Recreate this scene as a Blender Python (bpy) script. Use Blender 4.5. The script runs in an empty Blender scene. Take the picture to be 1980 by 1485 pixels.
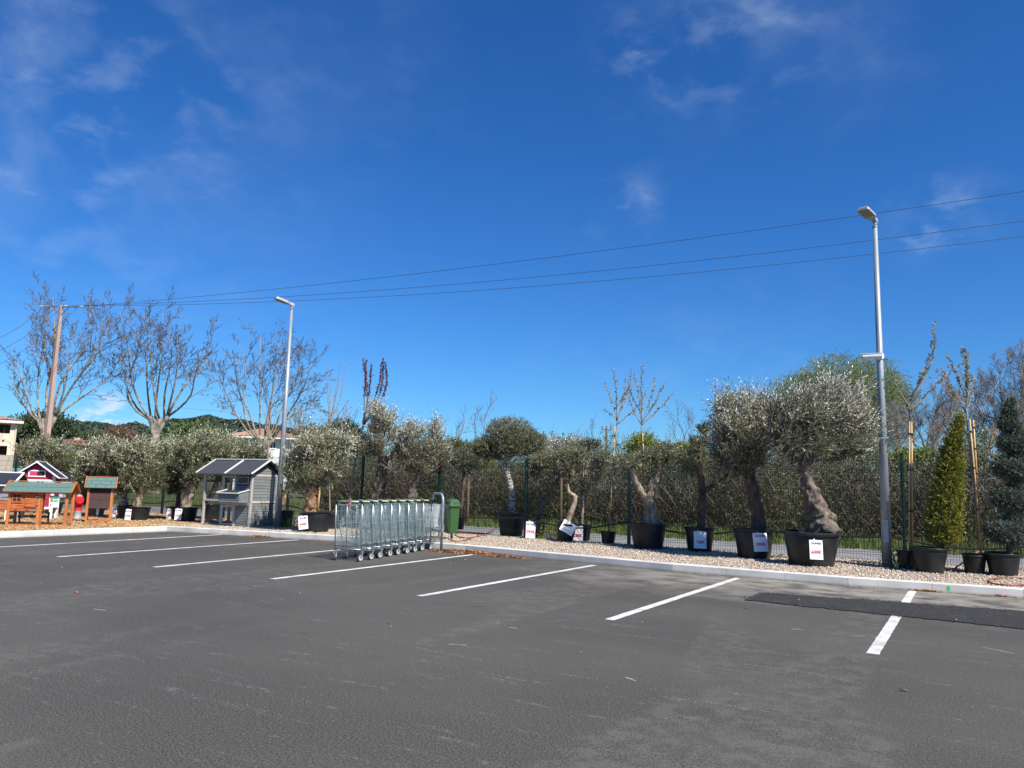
import bpy, math, random
import numpy as np
from mathutils import Vector, Matrix
from math import sin, cos, pi, radians as R

# ---------------------------------------------------------------- camera / world / sun / exposure
SC = bpy.context.scene
COL = SC.collection
F_PX, PITCH, ROLL, YAW, CAMH = 1488.8, 0.13285, 0.0274, 0.53089, 1.35
_c, _s = cos(YAW), sin(YAW)
FW = Vector((-_s*cos(PITCH), _c*cos(PITCH), sin(PITCH)))
_r = Vector((_c, _s, 0)); _u = _r.cross(FW)
RT = _r*cos(ROLL)+_u*sin(ROLL); UP = RT.cross(FW)
HF = Vector((-_s, _c, 0)); HR = Vector((_c, _s, 0))
cam = bpy.data.cameras.new('camera'); co = bpy.data.objects.new('camera', cam); COL.objects.link(co)
cam.sensor_width = 36; cam.lens = F_PX/1980*36; cam.clip_end = 6000; cam.clip_start = .05
M = Matrix((RT, UP, -FW)).transposed().to_4x4(); M.translation = (0, 0, CAMH); co.matrix_world = M
SC.camera = co
SC.render.resolution_x = 1024; SC.render.resolution_y = 768

SUN = Vector((0.9, -0.3, 1.0)).normalized()
sl = bpy.data.lights.new('sun', 'SUN'); sl.energy = 5.0; sl.angle = R(.5); sl.color = (1, .95, .87)
so = bpy.data.objects.new('sun', sl); COL.objects.link(so)
so.rotation_euler = SUN.to_track_quat('Z', 'Y').to_euler(); so.location = (0, 0, 30)
SC.view_settings.view_transform = 'Standard'; SC.view_settings.look = 'None'
SC.view_settings.exposure = 0.65; SC.view_settings.gamma = 1
SC.view_settings.use_curve_mapping = False

def ray(px, py):
    d = FW*F_PX + RT*(px-990) - UP*(py-742.5); return d.normalized()
W = bpy.data.worlds.new('World'); SC.world = W; W.use_nodes = True
def build_world():
    nt = W.node_tree; N = nt.nodes; L = nt.links; N.clear()
    out = N.new('ShaderNodeOutputWorld'); bg = N.new('ShaderNodeBackground')
    sky = N.new('ShaderNodeTexSky'); sky.sky_type = 'NISHITA'; sky.sun_disc = False
    sky.sun_elevation = math.asin(SUN.z); sky.sun_rotation = math.atan2(SUN.x, SUN.y)
    sky.altitude = 100; sky.air_density = 1.0; sky.dust_density = .3; sky.ozone_density = 3.0
    hs = N.new('ShaderNodeHueSaturation'); hs.inputs['Saturation'].default_value = 1.22
    hs.inputs['Value'].default_value = 1.0
    L.new(sky.outputs[0], hs.inputs['Color'])
    tint = N.new('ShaderNodeMixRGB'); tint.blend_type = 'MULTIPLY'; tint.inputs['Fac'].default_value = 1; tint.inputs['Color2'].default_value = (.36, .68, 1.02, 1)
    L.new(hs.outputs[0], tint.inputs['Color1'])
    geo = N.new('ShaderNodeTexCoord')
    def math_(op, a, b=None, c=None, clamp=False):
        n = N.new('ShaderNodeMath'); n.operation = op; n.use_clamp = clamp
        for i, v in enumerate((a, b, c)):
            if v is None: continue
            if isinstance(v, (int, float)): n.inputs[i].default_value = v
            else: L.new(v, n.inputs[i])
        return n.outputs[0]
    def noise(sc, scale3, det=6, dist=.6, rot=(0, 0, 0), loc=(0, 0, 0)):
        m = N.new('ShaderNodeMapping'); L.new(geo.outputs['Generated'], m.inputs[0])
        m.inputs['Scale'].default_value = scale3; m.inputs['Rotation'].default_value = rot
        m.inputs['Location'].default_value = loc
        n = N.new('ShaderNodeTexNoise'); n.inputs['Scale'].default_value = sc; n.inputs['Detail'].default_value = det
        n.inputs['Distortion'].default_value = dist; n.inputs['Roughness'].default_value = .55
        L.new(m.outputs[0], n.inputs['Vector']); return n.outputs['Fac']
    def blob(px, py, rad, amp):
        d = ray(px, py); vm = N.new('ShaderNodeVectorMath'); vm.operation = 'DISTANCE'
        L.new(geo.outputs['Generated'], vm.inputs[0]); vm.inputs[1].default_value = d
        x = math_('DIVIDE', vm.outputs['Value'], rad)
        x = math_('SUBTRACT', 1.0, x, clamp=True)
        x = math_('SMOOTHSTEP' if False else 'MULTIPLY', x, x)
        return math_('MULTIPLY', x, amp)
    def sm(v, a, b):
        m = N.new('ShaderNodeMapRange'); m.interpolation_type = 'SMOOTHSTEP'
        L.new(v, m.inputs[0]); m.inputs[1].default_value = a; m.inputs[2].default_value = b; return m.outputs[0]
    n1 = sm(noise(5.5, (1, 1, 1.3), 6, .35), .42, .74)
    n2 = sm(noise(15, (1, 1, 1.9), 6, .2, (.2, .5, .3)), .46, .72)
    masks = None
    for b in ((20, 330, .42, .50), (60, 60, .40, .22), (190, 230, .22, .25), (330, 200, .20, .2), (1390, 50, .20, .50), (1480, 20, .16, .35), (1235, 92, .07, .85), (1310, 150, .12, .35), (1650, 100, .18, .16),
              (1775, 437, .06, 1.3), (1800, 420, .06, .8), (1870, 405, .06, .9), (1795, 360, .03, .8), (1190, 400, .08, .6), (1250, 380, .06, .6), (1460, 690, .20, .18), (1200, 740, .20, .25), (700, 150, .35, .12), (600, 790, .25, .2)):
        o = blob(*b); masks = o if masks is None else math_('ADD', masks, o)
    mixn = math_('ADD', math_('MULTIPLY', n1, .75), math_('MULTIPLY', n2, .6))
    veil = math_('MULTIPLY', math_('MULTIPLY', masks, .34), mixn, clamp=True)
    # pale small cumulus low over the hills and whitish air near the horizon
    cum = math_('MULTIPLY', blob(205, 824, .05, 5.0), sm(noise(22, (1, 1, 2.2), 4, .3), .40, .62), clamp=True)
    veil = math_('MAXIMUM', veil, math_('MULTIPLY', cum, .8))
    sep = N.new('ShaderNodeSeparateXYZ'); L.new(geo.outputs['Generated'], sep.inputs[0])
    mix = N.new('ShaderNodeMixRGB'); mix.inputs['Color2'].default_value = (5.2, 6.3, 7.6, 1)
    L.new(veil, mix.inputs['Fac']); L.new(tint.outputs[0], mix.inputs['Color1'])
    L.new(mix.outputs[0], bg.inputs['Color']); bg.inputs['Strength'].default_value = .087
    L.new(bg.outputs[0], out.inputs['Surface'])
build_world()

# ---------------------------------------------------------------- placing helpers
def G(px, py, z=0.0):                      # where the sight line through a photo point meets the plane z
    d = FW*F_PX + RT*(px-990) - UP*(py-742.5)
    t = (z-CAMH)/d.z; return Vector((d.x*t, d.y*t, z))
def D3(px, py, depth):                     # point on a sight line at a horizontal depth
    d = FW*F_PX + RT*(px-990) - UP*(py-742.5)
    t = depth/d.dot(HF); return Vector((0, 0, CAMH))+d*t
def V3(base, px, py):                      # same, at the depth of a base point
    return D3(px, py, Vector((base[0], base[1], 0)).dot(HF))
def onY(px, py, Y):
    d = FW*F_PX + RT*(px-990) - UP*(py-742.5)
    return Vector((0, 0, CAMH))+d*(Y/d.y)
def depth(b): return Vector((b[0], b[1], 0)).dot(HF)
def mpp(b): return depth(b)/F_PX           # metres per photo pixel at that place

# ---------------------------------------------------------------- mesh building
class MB:
    def __init__(s): s.v = []; s.f = []; s.m = []; s.X = None; s.mi = 0
    def add(s, vs, fs):
        o = len(s.v)
        if s.X is not None: vs = [s.X @ Vector(v) for v in vs]
        s.v += [tuple(v) for v in vs]; s.f += [tuple(i+o for i in f) for f in fs]; s.m += [s.mi]*len(fs); return s
    def box(s, c, d, rot=None, bev=0):
        x, y, z = d[0]/2, d[1]/2, d[2]/2
        vs = [Vector((a*x, b*y, e*z)) for e in (-1, 1) for b in (-1, 1) for a in (-1, 1)]
        if rot is not None: vs = [rot @ v for v in vs]
        vs = [v+Vector(c) for v in vs]
        return s.add(vs, [(0, 2, 3, 1), (4, 5, 7, 6), (0, 1, 5, 4), (2, 6, 7, 3), (0, 4, 6, 2), (1, 3, 7, 5)])
    def bb(s, x0, x1, y0, y1, z0, z1): return s.box(((x0+x1)/2, (y0+y1)/2, (z0+z1)/2), (x1-x0, y1-y0, z1-z0))
    def beam(s, a, b, w, h, up=(0, 0, 1)):
        a = Vector(a); b = Vector(b); d = (b-a).normalized(); u = Vector(up)
        sd = d.cross(u)
        if sd.length < 1e-4: sd = d.cross(Vector((1, 0, 0)))
        sd.normalize(); u = sd.cross(d)
        vs = [p+sd*(i*w/2)+u*(j*h/2) for p in (a, b) for i, j in ((-1, -1), (1, -1), (1, 1), (-1, 1))]
        return s.add(vs, [(3, 2, 1, 0), (4, 5, 6, 7), (0, 1, 5, 4), (1, 2, 6, 5), (2, 3, 7, 6), (3, 0, 4, 7)])
    def tube(s, pts, r, n=8, cap=True, closed=False):
        pts = [Vector(p) for p in pts]; k = len(pts)
        rs = r if isinstance(r, (list, tuple)) else [r]*k
        vs = []; prev = None
        for i, p in enumerate(pts):
            if closed: t = pts[(i+1) % k]-pts[i-1]
            else: t = pts[min(i+1, k-1)]-pts[max(i-1, 0)]
            t.normalize()
            if prev is None:
                a = Vector((0, 0, 1)) if abs(t.z) < .9 else Vector((1, 0, 0)); u = t.cross(a).normalized()
            else:
                u = (prev-t*prev.dot(t)).normalized()
            prev = u; w = t.cross(u)
            vs += [p+(u*cos(2*pi*j/n)+w*sin(2*pi*j/n))*rs[i] for j in range(n)]
        fs = []
        for i in range(k if closed else k-1):
            a, b = i*n, ((i+1) % k)*n
            fs += [(a+j, a+(j+1) % n, b+(j+1) % n, b+j) for j in range(n)]
        if cap and not closed: fs += [tuple(range(n-1, -1, -1)), tuple((k-1)*n+j for j in range(n))]
        return s.add(vs, fs)
    def cyl(s, a, b, r0, r1=None, n=16): return s.tube([a, b], [r0, r0 if r1 is None else r1], n)
    def lathe(s, prof, c=(0, 0, 0), n=24, sx=1, sy=1, cap=True):
        c = Vector(c); vs = []; k = len(prof)
        for r, z in prof: vs += [c+Vector((r*cos(2*pi*j/n)*sx, r*sin(2*pi*j/n)*sy, z)) for j in range(n)]
        fs = []
        for i in range(k-1): fs += [(i*n+j, i*n+(j+1) % n, (i+1)*n+(j+1) % n, (i+1)*n+j) for j in range(n)]
        if cap:
            if prof[0][0] > 1e-5: fs.append(tuple(range(n-1, -1, -1)))
            if prof[-1][0] > 1e-5: fs.append(tuple((k-1)*n+j for j in range(n)))
        return s.add(vs, fs)
    def prism(s, poly, a, b, axis='z'):        # poly 2D extruded a..b
        k = len(poly)
        def P(q, t): return {'z': (q[0], q[1], t), 'x': (t, q[0], q[1]), 'y': (q[0], t, q[1])}[axis]
        vs = [P(q, a) for q in poly]+[P(q, b) for q in poly]
        fs = [(i, (i+1) % k, k+(i+1) % k, k+i) for i in range(k)]+[tuple(range(k-1, -1, -1)), tuple(range(k, 2*k))]
        return s.add(vs, fs)
    def build(s, name, mat, parent=None, loc=None, smooth=False, bevel=0):
        me = bpy.data.meshes.new(name); me.from_pydata(s.v, [], s.f)
        mats = mat if isinstance(mat, (list, tuple)) else [mat]
        for m in mats: me.materials.append(m)
        if len(mats) > 1: me.polygons.foreach_set('material_index', s.m)
        me.validate(); me.update()
        o = bpy.data.objects.new(name, me); COL.objects.link(o)
        if parent is not None: o.parent = parent
        if loc is not None: o.location = loc
        import bmesh
        bm = bmesh.new(); bm.from_mesh(me); bmesh.ops.recalc_face_normals(bm, faces=bm.faces); bm.to_mesh(me); bm.free()
        if smooth:
            me.polygons.foreach_set('use_smooth', [True]*len(me.polygons))
            md = None
        if bevel:
            md = o.modifiers.new('bevel', 'BEVEL'); md.width = bevel; md.segments = 2; md.limit_method = 'ANGLE'
        return o

def np_mesh(name, verts, nper, mats, parent=None, loc=None, mi=None, smooth=False):
    """verts (N*nper,3): every nper verts make one face"""
    verts = np.asarray(verts, np.float32).reshape(-1, 3); n = len(verts)//nper
    me = bpy.data.meshes.new(name)
    me.vertices.add(len(verts)); me.vertices.foreach_set('co', verts.ravel())
    me.loops.add(n*nper); me.loops.foreach_set('vertex_index', np.arange(n*nper, dtype=np.int32))
    me.polygons.add(n); me.polygons.foreach_set('loop_start', np.arange(0, n*nper, nper, dtype=np.int32))
    mats = mats if isinstance(mats, (list, tuple)) else [mats]
    for m in mats: me.materials.append(m)
    if mi is not None: me.polygons.foreach_set('material_index', np.asarray(mi, np.int32))
    me.update(calc_edges=True)
    o = bpy.data.objects.new(name, me); COL.objects.link(o)
    if parent is not None: o.parent = parent
    if loc is not None: o.location = loc
    return o
def np_poly(name, verts, faces, mats, parent=None, loc=None, mi=None, smooth=False):
    """verts (N,3), faces (M,4 or 3) int"""
    verts = np.asarray(verts, np.float32); faces = np.asarray(faces, np.int32); k = faces.shape[1]
    me = bpy.data.meshes.new(name)
    me.vertices.add(len(verts)); me.vertices.foreach_set('co', verts.ravel())
    me.loops.add(faces.size); me.loops.foreach_set('vertex_index', faces.ravel())
    me.polygons.add(len(faces)); me.polygons.foreach_set('loop_start', np.arange(0, faces.size, k, dtype=np.int32))
    mats = mats if isinstance(mats, (list, tuple)) else [mats]
    for m in mats: me.materials.append(m)
    if mi is not None: me.polygons.foreach_set('material_index', np.asarray(mi, np.int32))
    if smooth: me.polygons.foreach_set('use_smooth', np.ones(len(faces), bool))
    me.update(calc_edges=True)
    o = bpy.data.objects.new(name, me); COL.objects.link(o)
    if parent is not None: o.parent = parent
    if loc is not None: o.location = loc
    return o

def tag(o, label, cat, group=None):
    o['label'] = label; o['category'] = cat
    if group: o['group'] = group
    return o
def thing(name, label, cat, loc=(0, 0, 0), rz=0, group=None):
    o = bpy.data.objects.new(name, None); COL.objects.link(o); o.location = loc; o.rotation_euler = (0, 0, rz)
    o.empty_display_size = .1
    return tag(o, label, cat, group)
def kind(o, k='structure', label=None, cat=None):
    o['kind'] = k
    if label: o['label'] = label
    if cat: o['category'] = cat
    return o

# ---------------------------------------------------------------- materials
def newmat(name):
    m = bpy.data.materials.new(name); m.use_nodes = True; nt = m.node_tree
    return m, nt, nt.nodes['Principled BSDF']
def mat(name, col, rough=.6, metal=0, var=0.0, vscale=8, bump=0.0, bscale=40, col2=None, island=0.0, transl=0.0, spec=None, det=4, stretch=(1, 1, 1), back=None, thr=(.35, .65)):
    m, nt, p = newmat(name); N = nt.nodes; L = nt.links
    p.inputs['Roughness'].default_value = rough; p.inputs['Metallic'].default_value = metal
    if spec is not None: p.inputs['Specular IOR Level'].default_value = spec
    col = tuple(col)+(1,); base = None
    if col2 is None and var: col2 = tuple(c*(1-var) for c in col[:3])
    tc = N.new('ShaderNodeTexCoord'); mp = N.new('ShaderNodeMapping'); L.new(tc.outputs['Object'], mp.inputs[0])
    mp.inputs['Scale'].default_value = stretch
    if col2 is not None:
        n = N.new('ShaderNodeTexNoise'); n.inputs['Scale'].default_value = vscale; n.inputs['Detail'].default_value = det
        L.new(mp.outputs[0], n.inputs['Vector'])
        mr = N.new('ShaderNodeMapRange'); L.new(n.outputs['Fac'], mr.inputs[0]); mr.inputs[1].default_value = thr[0]; mr.inputs[2].default_value = thr[1]
        mx = N.new('ShaderNodeMixRGB'); L.new(mr.outputs[0], mx.inputs['Fac']); mx.inputs['Color1'].default_value = col; mx.inputs['Color2'].default_value = tuple(col2[:3])+(1,)
        base = mx.outputs[0]
    if back is not None:
        g = N.new('ShaderNodeNewGeometry'); mx = N.new('ShaderNodeMixRGB'); L.new(g.outputs['Backfacing'], mx.inputs['Fac'])
        if base is not None: L.new(base, mx.inputs['Color1'])
        else: mx.inputs['Color1'].default_value = col
        mx.inputs['Color2'].default_value = tuple(back)+(1,); base = mx.outputs[0]
    if island:
        g = N.new('ShaderNodeNewGeometry'); hs = N.new('ShaderNodeHueSaturation')
        mr = N.new('ShaderNodeMapRange'); L.new(g.outputs['Random Per Island'], mr.inputs[0]); mr.inputs[3].default_value = 1-island; mr.inputs[4].default_value = 1+island
        L.new(mr.outputs[0], hs.inputs['Value'])
        mr2 = N.new('ShaderNodeMath'); mr2.operation = 'FRACT'; m3 = N.new('ShaderNodeMath'); m3.operation = 'MULTIPLY'; m3.inputs[1].default_value = 7.31
        L.new(g.outputs['Random Per Island'], m3.inputs[0]); L.new(m3.outputs[0], mr2.inputs[0])
        mr4 = N.new('ShaderNodeMapRange'); L.new(mr2.outputs[0], mr4.inputs[0]); mr4.inputs[3].default_value = .5-island*.06; mr4.inputs[4].default_value = .5+island*.06
        L.new(mr4.outputs[0], hs.inputs['Hue'])
        if base is not None: L.new(base, hs.inputs['Color'])
        else: hs.inputs['Color'].default_value = col
        base = hs.outputs[0]
    if base is not None: L.new(base, p.inputs['Base Color'])
    else: p.inputs['Base Color'].default_value = col
    if bump:
        n = N.new('ShaderNodeTexNoise'); n.inputs['Scale'].default_value = bscale; n.inputs['Detail'].default_value = 5
        L.new(mp.outputs[0], n.inputs['Vector']); b = N.new('ShaderNodeBump'); b.inputs['Strength'].default_value = 1; b.inputs['Distance'].default_value = bump
        L.new(n.outputs['Fac'], b.inputs['Height']); L.new(b.outputs[0], p.inputs['Normal'])
    if transl:
        t = N.new('ShaderNodeBsdfTranslucent'); ms = N.new('ShaderNodeMixShader'); ms.inputs[0].default_value = transl
        if base is not None: L.new(base, t.inputs['Color'])
        else: t.inputs['Color'].default_value = col
        L.new(p.outputs[0], ms.inputs[1]); L.new(t.outputs[0], ms.inputs[2]); L.new(ms.outputs[0], N['Material Output'].inputs['Surface'])
    return m

def split_boxes(b, name, m, parent):
    for i in range(0, len(b.v), 8):
        q = MB(); q.v = b.v[i:i+8]; q.f = [tuple(k-i for k in f) for f in b.f if i <= f[0] < i+8]; q.m = [0]*len(q.f); q.build(name, m, parent, bevel=.002)
def ground_mat(name, fn, rough=.9, bump=None):
    m, nt, p = newmat(name); N = nt.nodes; L = nt.links; p.inputs['Roughness'].default_value = rough
    p.inputs['Specular IOR Level'].default_value = .3
    tc = N.new('ShaderNodeTexCoord')
    def noise(scale, det=4, stretch=(1, 1, 1), dist=0, rough=.5, rot=0):
        mp = N.new('ShaderNodeMapping'); L.new(tc.outputs['Object'], mp.inputs[0]); mp.inputs['Scale'].default_value = stretch; mp.inputs['Rotation'].default_value = (0, 0, rot)
        n = N.new('ShaderNodeTexNoise'); n.inputs['Scale'].default_value = scale; n.inputs['Detail'].default_value = det
        n.inputs['Distortion'].default_value = dist; n.inputs['Roughness'].default_value = rough
        L.new(mp.outputs[0], n.inputs['Vector']); return n.outputs['Fac']
    def ss(v, a, b, lo=0, hi=1):
        r = N.new('ShaderNodeMapRange'); r.interpolation_type = 'SMOOTHSTEP'; L.new(v, r.inputs[0])
        for i, x in zip((1, 2, 3, 4), (a, b, lo, hi)): r.inputs[i].default_value = x
        return r.outputs[0]
    def mixc(f, a, b, mode='MIX'):
        x = N.new('ShaderNodeMixRGB'); x.blend_type = mode
        for i, v in (('Fac', f), ('Color1', a), ('Color2', b)):
            if isinstance(v, (int, float)): x.inputs[i].default_value = v
            elif isinstance(v, tuple): x.inputs[i].default_value = v+(1,)
            else: L.new(v, x.inputs[i])
        return x.outputs[0]
    def mul(a, b, op='MULTIPLY'):
        x = N.new('ShaderNodeMath'); x.operation = op
        for i, v in enumerate((a, b)):
            if isinstance(v, (int, float)): x.inputs[i].default_value = v
            else: L.new(v, x.inputs[i])
        return x.outputs[0]
    sep = N.new('ShaderNodeSeparateXYZ'); L.new(tc.outputs['Object'], sep.inputs[0])
    def vor(scale, feat='F1'):
        v = N.new('ShaderNodeTexVoronoi'); v.inputs['Scale'].default_value = scale; v.feature = feat
        L.new(tc.outputs['Object'], v.inputs['Vector']); return v
    c, h = fn(noise, ss, mixc, mul, sep, vor)
    if isinstance(c, tuple): p.inputs['Base Color'].default_value = c+(1,)
    else: L.new(c, p.inputs['Base Color'])
    if h is not None:
        b = N.new('ShaderNodeBump'); b.inputs['Strength'].default_value = 1; b.inputs['Distance'].default_value = bump or .003
        L.new(h, b.inputs['Height']); L.new(b.outputs[0], p.inputs['Normal'])
    return m

def f_asphalt(noise, ss, mixc, mul, sep, vor):
    g1 = ss(noise(80, 2, rough=.9), .42, .58); g2 = ss(noise(3.5, 6, rough=.85), .40, .62)
    c = mixc(g1, (.022, .0205, .018), (.108, .100, .085))
    c = mixc(mul(g2, .35), c, (.060, .056, .048))
    big = ss(noise(.28, 5, (1, 1.6, 1)), .38, .62)
    c = mixc(mul(big, .3), c, (.112, .105, .090))
    # bright scuffed aggregate specks and scrapes
    sp = ss(noise(60, 2, rough=.8), .64, .70); c = mixc(mul(sp, .6), c, (.34, .33, .31))
    sc = mul(ss(noise(1.3, 5, (1, 9, 1), .5, rot=.12), .60, .68), ss(noise(14, 4, rough=.8), .46, .62)); c = mixc(mul(sc, .38), c, (.27, .262, .25))
    dk = ss(noise(.9, 4, (1, 3, 1)), .64, .74); c = mixc(mul(dk, .35), c, (.055, .053, .05))
    oil = ss(noise(2.6, 3), .70, .74); c = mixc(mul(oil, .4), c, (.03, .029, .027))
    tr = mul(ss(noise(.55, 3, (1, .16, 1), 1.2, rot=.5), .52, .60), ss(noise(5, 5, rough=.8), .42, .6)); c = mixc(mul(tr, .28), c, (.17, .16, .14))
    # pale dust washed along the right-hand kerb
    ey = mul(sep.outputs['Y'], mul(noise(1.1, 5), 2.6), 'ADD')
    d = mul(ss(ey, 11.0, 13.4), ss(sep.outputs['X'], -7.5, -2.6)); c = mixc(mul(mul(d, ss(noise(1.7, 6, (1, 1.3, 1), rough=.65), .34, .62)), .75), c, (.31, .285, .24))
    return c, noise(130, 3, rough=.8)
def f_patch(noise, ss, mixc, mul, sep, vor):
    c = mixc(ss(noise(50, 3, rough=.9), .42, .60), (.010, .010, .010), (.055, .053, .050)); c = mixc(mul(ss(noise(4, 5, rough=.8), .50, .68), .3), c, (.09, .084, .072))
    return mixc(ss(noise(45, 2, rough=.9), .66, .72), c, (.26, .25, .24)), noise(45, 3, rough=.85)
def f_paint(noise, ss, mixc, mul, sep, vor):
    c = mixc(ss(noise(3, 4), .4, .7), (.66, .65, .62), (.50, .49, .46))
    w_ = mul(ss(noise(3.7, 5), .40, .62), .10, 'MULTIPLY'); return mixc(mul(ss(mul(noise(60, 4, rough=.85), w_, 'ADD'), .60, .68), .85), c, (.12, .115, .105)), noise(240, 2)
def f_kerb(noise, ss, mixc, mul, sep, vor):
    c = mixc(ss(noise(2.2, 5), .35, .65), (.64, .62, .57), (.52, .50, .46)); c = mixc(mul(ss(noise(.9, 4), .55, .68), .5), c, (.30, .27, .22)); c = mixc(mul(ss(sep.outputs['Z'], .045, .0), .6), c, (.20, .16, .12))
    return mixc(mul(ss(noise(40, 4, rough=.8), .55, .7), .35), c, (.36, .35, .32)), noise(120, 3)
def f_gravelbase(noise, ss, mixc, mul, sep, vor):
    v = vor(34); c = mixc(ss(v.outputs['Distance'], .2, .75), (.60, .50, .40), (.16, .125, .095))
    c2 = mixc(.35, c, v.outputs['Color'], 'OVERLAY')
    return c2, mul(v.outputs['Distance'], -1)
def f_chipbase(noise, ss, mixc, mul, sep, vor):
    v = vor(22); c = mixc(ss(v.outputs['Distance'], .2, .75), (.50, .32, .15), (.15, .085, .04))
    return mixc(mul(ss(noise(3, 4), .4, .6), .4), c, (.30, .17, .08)), mul(v.outputs['Distance'], -1)
def f_path(noise, ss, mixc, mul, sep, vor):
    return mixc(ss(noise(1.5, 5), .35, .65), (.235, .23, .225), (.17, .168, .165)), noise(60, 3)
def f_grass(noise, ss, mixc, mul, sep, vor):
    c = mixc(ss(noise(1.2, 6), .35, .65), (.060, .085, .020), (.10, .095, .035))
    return mixc(mul(ss(noise(9, 4), .45, .7), .6), c, (.035, .05, .015)), noise(30, 4)
def f_far(noise, ss, mixc, mul, sep, vor):
    return mixc(ss(noise(.01, 6), .35, .65), (.06, .085, .03), (.15, .13, .07)), None
def f_hill(noise, ss, mixc, mul, sep, vor):
    c = mixc(ss(noise(.05, 6), .4, .6), (.024, .040, .017), (.05, .06, .028))
    return mixc(ss(noise(.012, 4), .62, .70), c, (.22, .19, .14)), None

M_ASPH = ground_mat('asphalt', f_asphalt, .85, .0014); M_PATCH = ground_mat('fresh_asphalt', f_patch, .8, .008)
M_PAINT = ground_mat('road_paint', f_paint, .7, .001); M_KERB = ground_mat('kerb_concrete', f_kerb, .85, .002)
M_GRAVB = ground_mat('gravel_bed', f_gravelbase, .95, .02); M_CHIPB = ground_mat('bark_bed', f_chipbase, .95, .02)
M_PATH = ground_mat('pale_tarmac', f_path, .9, .002); M_GRASS = ground_mat('verge', f_grass, .95, .03)
M_FAR = ground_mat('far_ground', f_far, 1); M_HILL = ground_mat('hill_cover', f_hill, 1)

M_STONE = mat('limestone_pebble', (.55, .455, .355), .85, island=.38, var=.25, vscale=60)
M_CHIP = mat('wood_chip', (.52, .345, .17), .85, island=.45)
M_STEEL = mat('galvanised_steel', (.40, .44, .46), .42, .75, var=.28, vscale=14, bump=.0006, bscale=60)
M_STEELP = mat('galvanised_pole', (.33, .37, .40), .5, .35, vscale=6, stretch=(1, 1, .3), col2=(.23, .27, .30))
M_ZINC = mat('zinc_wire', (.36, .44, .43), .4, .6)
M_GREENMETAL = mat('green_fence_paint', (.012, .045, .030), .4, .1)
M_WIRE = mat('dark_green_wire', (.010, .018, .014), .5, .2)
M_BLKPL = mat('black_plastic', (.010, .011, .012), .42, var=.4, vscale=5, bump=.0015, bscale=12, col2=(.022, .023, .024), spec=.35)
M_SOIL = mat('potting_soil', (.045, .03, .02), 1, var=.5, vscale=40, bump=.01, bscale=60)
M_WHITE = mat('white_paper', (.80, .80, .82), .6)
M_WHITEP = mat('white_plastic', (.78, .78, .77), .35)
M_RED = mat('red_ink', (.70, .03, .07), .6)
M_INK = mat('dark_ink', (.05, .06, .09), .6)
M_BARKG = mat('grey_olive_bark', (.20, .16, .125), .9, col2=(.055, .042, .033), vscale=11, bump=.035, bscale=22, stretch=(1, 1, .45))
M_BARKW = mat('pale_bark', (.38, .30, .215), .9, col2=(.13, .095, .07), vscale=10, bump=.02, bscale=30, stretch=(1, 1, .4))
M_BARKD = mat('dark_bark', (.14, .09, .065), .95, col2=(.045, .03, .022), vscale=13, bump=.02, bscale=26, stretch=(1, 1, .35))
M_BARKS = mat('speckled_bark', (.46, .43, .38), .9, col2=(.045, .04, .035), vscale=24, bump=.005, bscale=40, thr=(.5, .58))
M_PLANEB = mat('plane_bark', (.34, .295, .225), .9, col2=(.12, .10, .075), vscale=3, bump=.01, bscale=10)
M_TWIG = mat('twig_brown', (.15, .108, .07), .9, island=.25)
M_TWIGG = mat('twig_grey', (.25, .20, .155), .9, island=.25)
M_CANE = mat('bamboo_cane', (.62, .40, .17), .55, var=.3, vscale=12)
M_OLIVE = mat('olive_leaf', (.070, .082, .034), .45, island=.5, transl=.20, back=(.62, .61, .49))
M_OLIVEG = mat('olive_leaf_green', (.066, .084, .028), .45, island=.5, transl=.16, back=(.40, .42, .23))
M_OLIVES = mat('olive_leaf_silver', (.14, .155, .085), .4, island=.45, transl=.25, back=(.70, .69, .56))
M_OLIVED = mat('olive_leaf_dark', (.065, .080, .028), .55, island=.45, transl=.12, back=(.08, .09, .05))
M_GLOBE = mat('box_leaf', (.075, .085, .030), .5, island=.5, transl=.14, back=(.14, .14, .075))
M_PADLEAF = mat('pad_leaf', (.075, .085, .04), .5, island=.5, transl=.12, back=(.12, .125, .08))
M_THUJA = mat('thuja_leaf', (.25, .245, .02), .6, island=.5, transl=.18)
M_THUJAD = mat('thuja_leaf_deep', (.12, .15, .018), .6, island=.4, transl=.1)
M_JUNI = mat('juniper_leaf', (.10, .135, .10), .65, island=.45, transl=.08)
M_WILLOW = mat('willow_leaf', (.22, .25, .065), .6, island=.35, transl=.3)
M_SCRUB = mat('scrub_leaf', (.085, .112, .022), .6, island=.6, transl=.15)
M_SCRUBL = mat('scrub_leaf_light', (.22, .25, .045), .6, island=.5, transl=.2)
M_PINE = mat('pine_needle', (.035, .055, .018), .7, island=.5)
M_BUD = mat('leaf_bud', (.28, .24, .11), .7, island=.5, transl=.2)
M_REDLEAF = mat('red_leaf', (.15, .02, .028), .5, island=.5, transl=.2)
M_DRYLEAF = mat('dry_leaf', (.34, .14, .05), .7, island=.6, transl=.15)
M_GBLADE = mat('grass_blade', (.10, .14, .030), .7, island=.5, transl=.25)
M_REED = mat('reed_plume', (.50, .38, .24), .9, island=.3)
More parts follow.
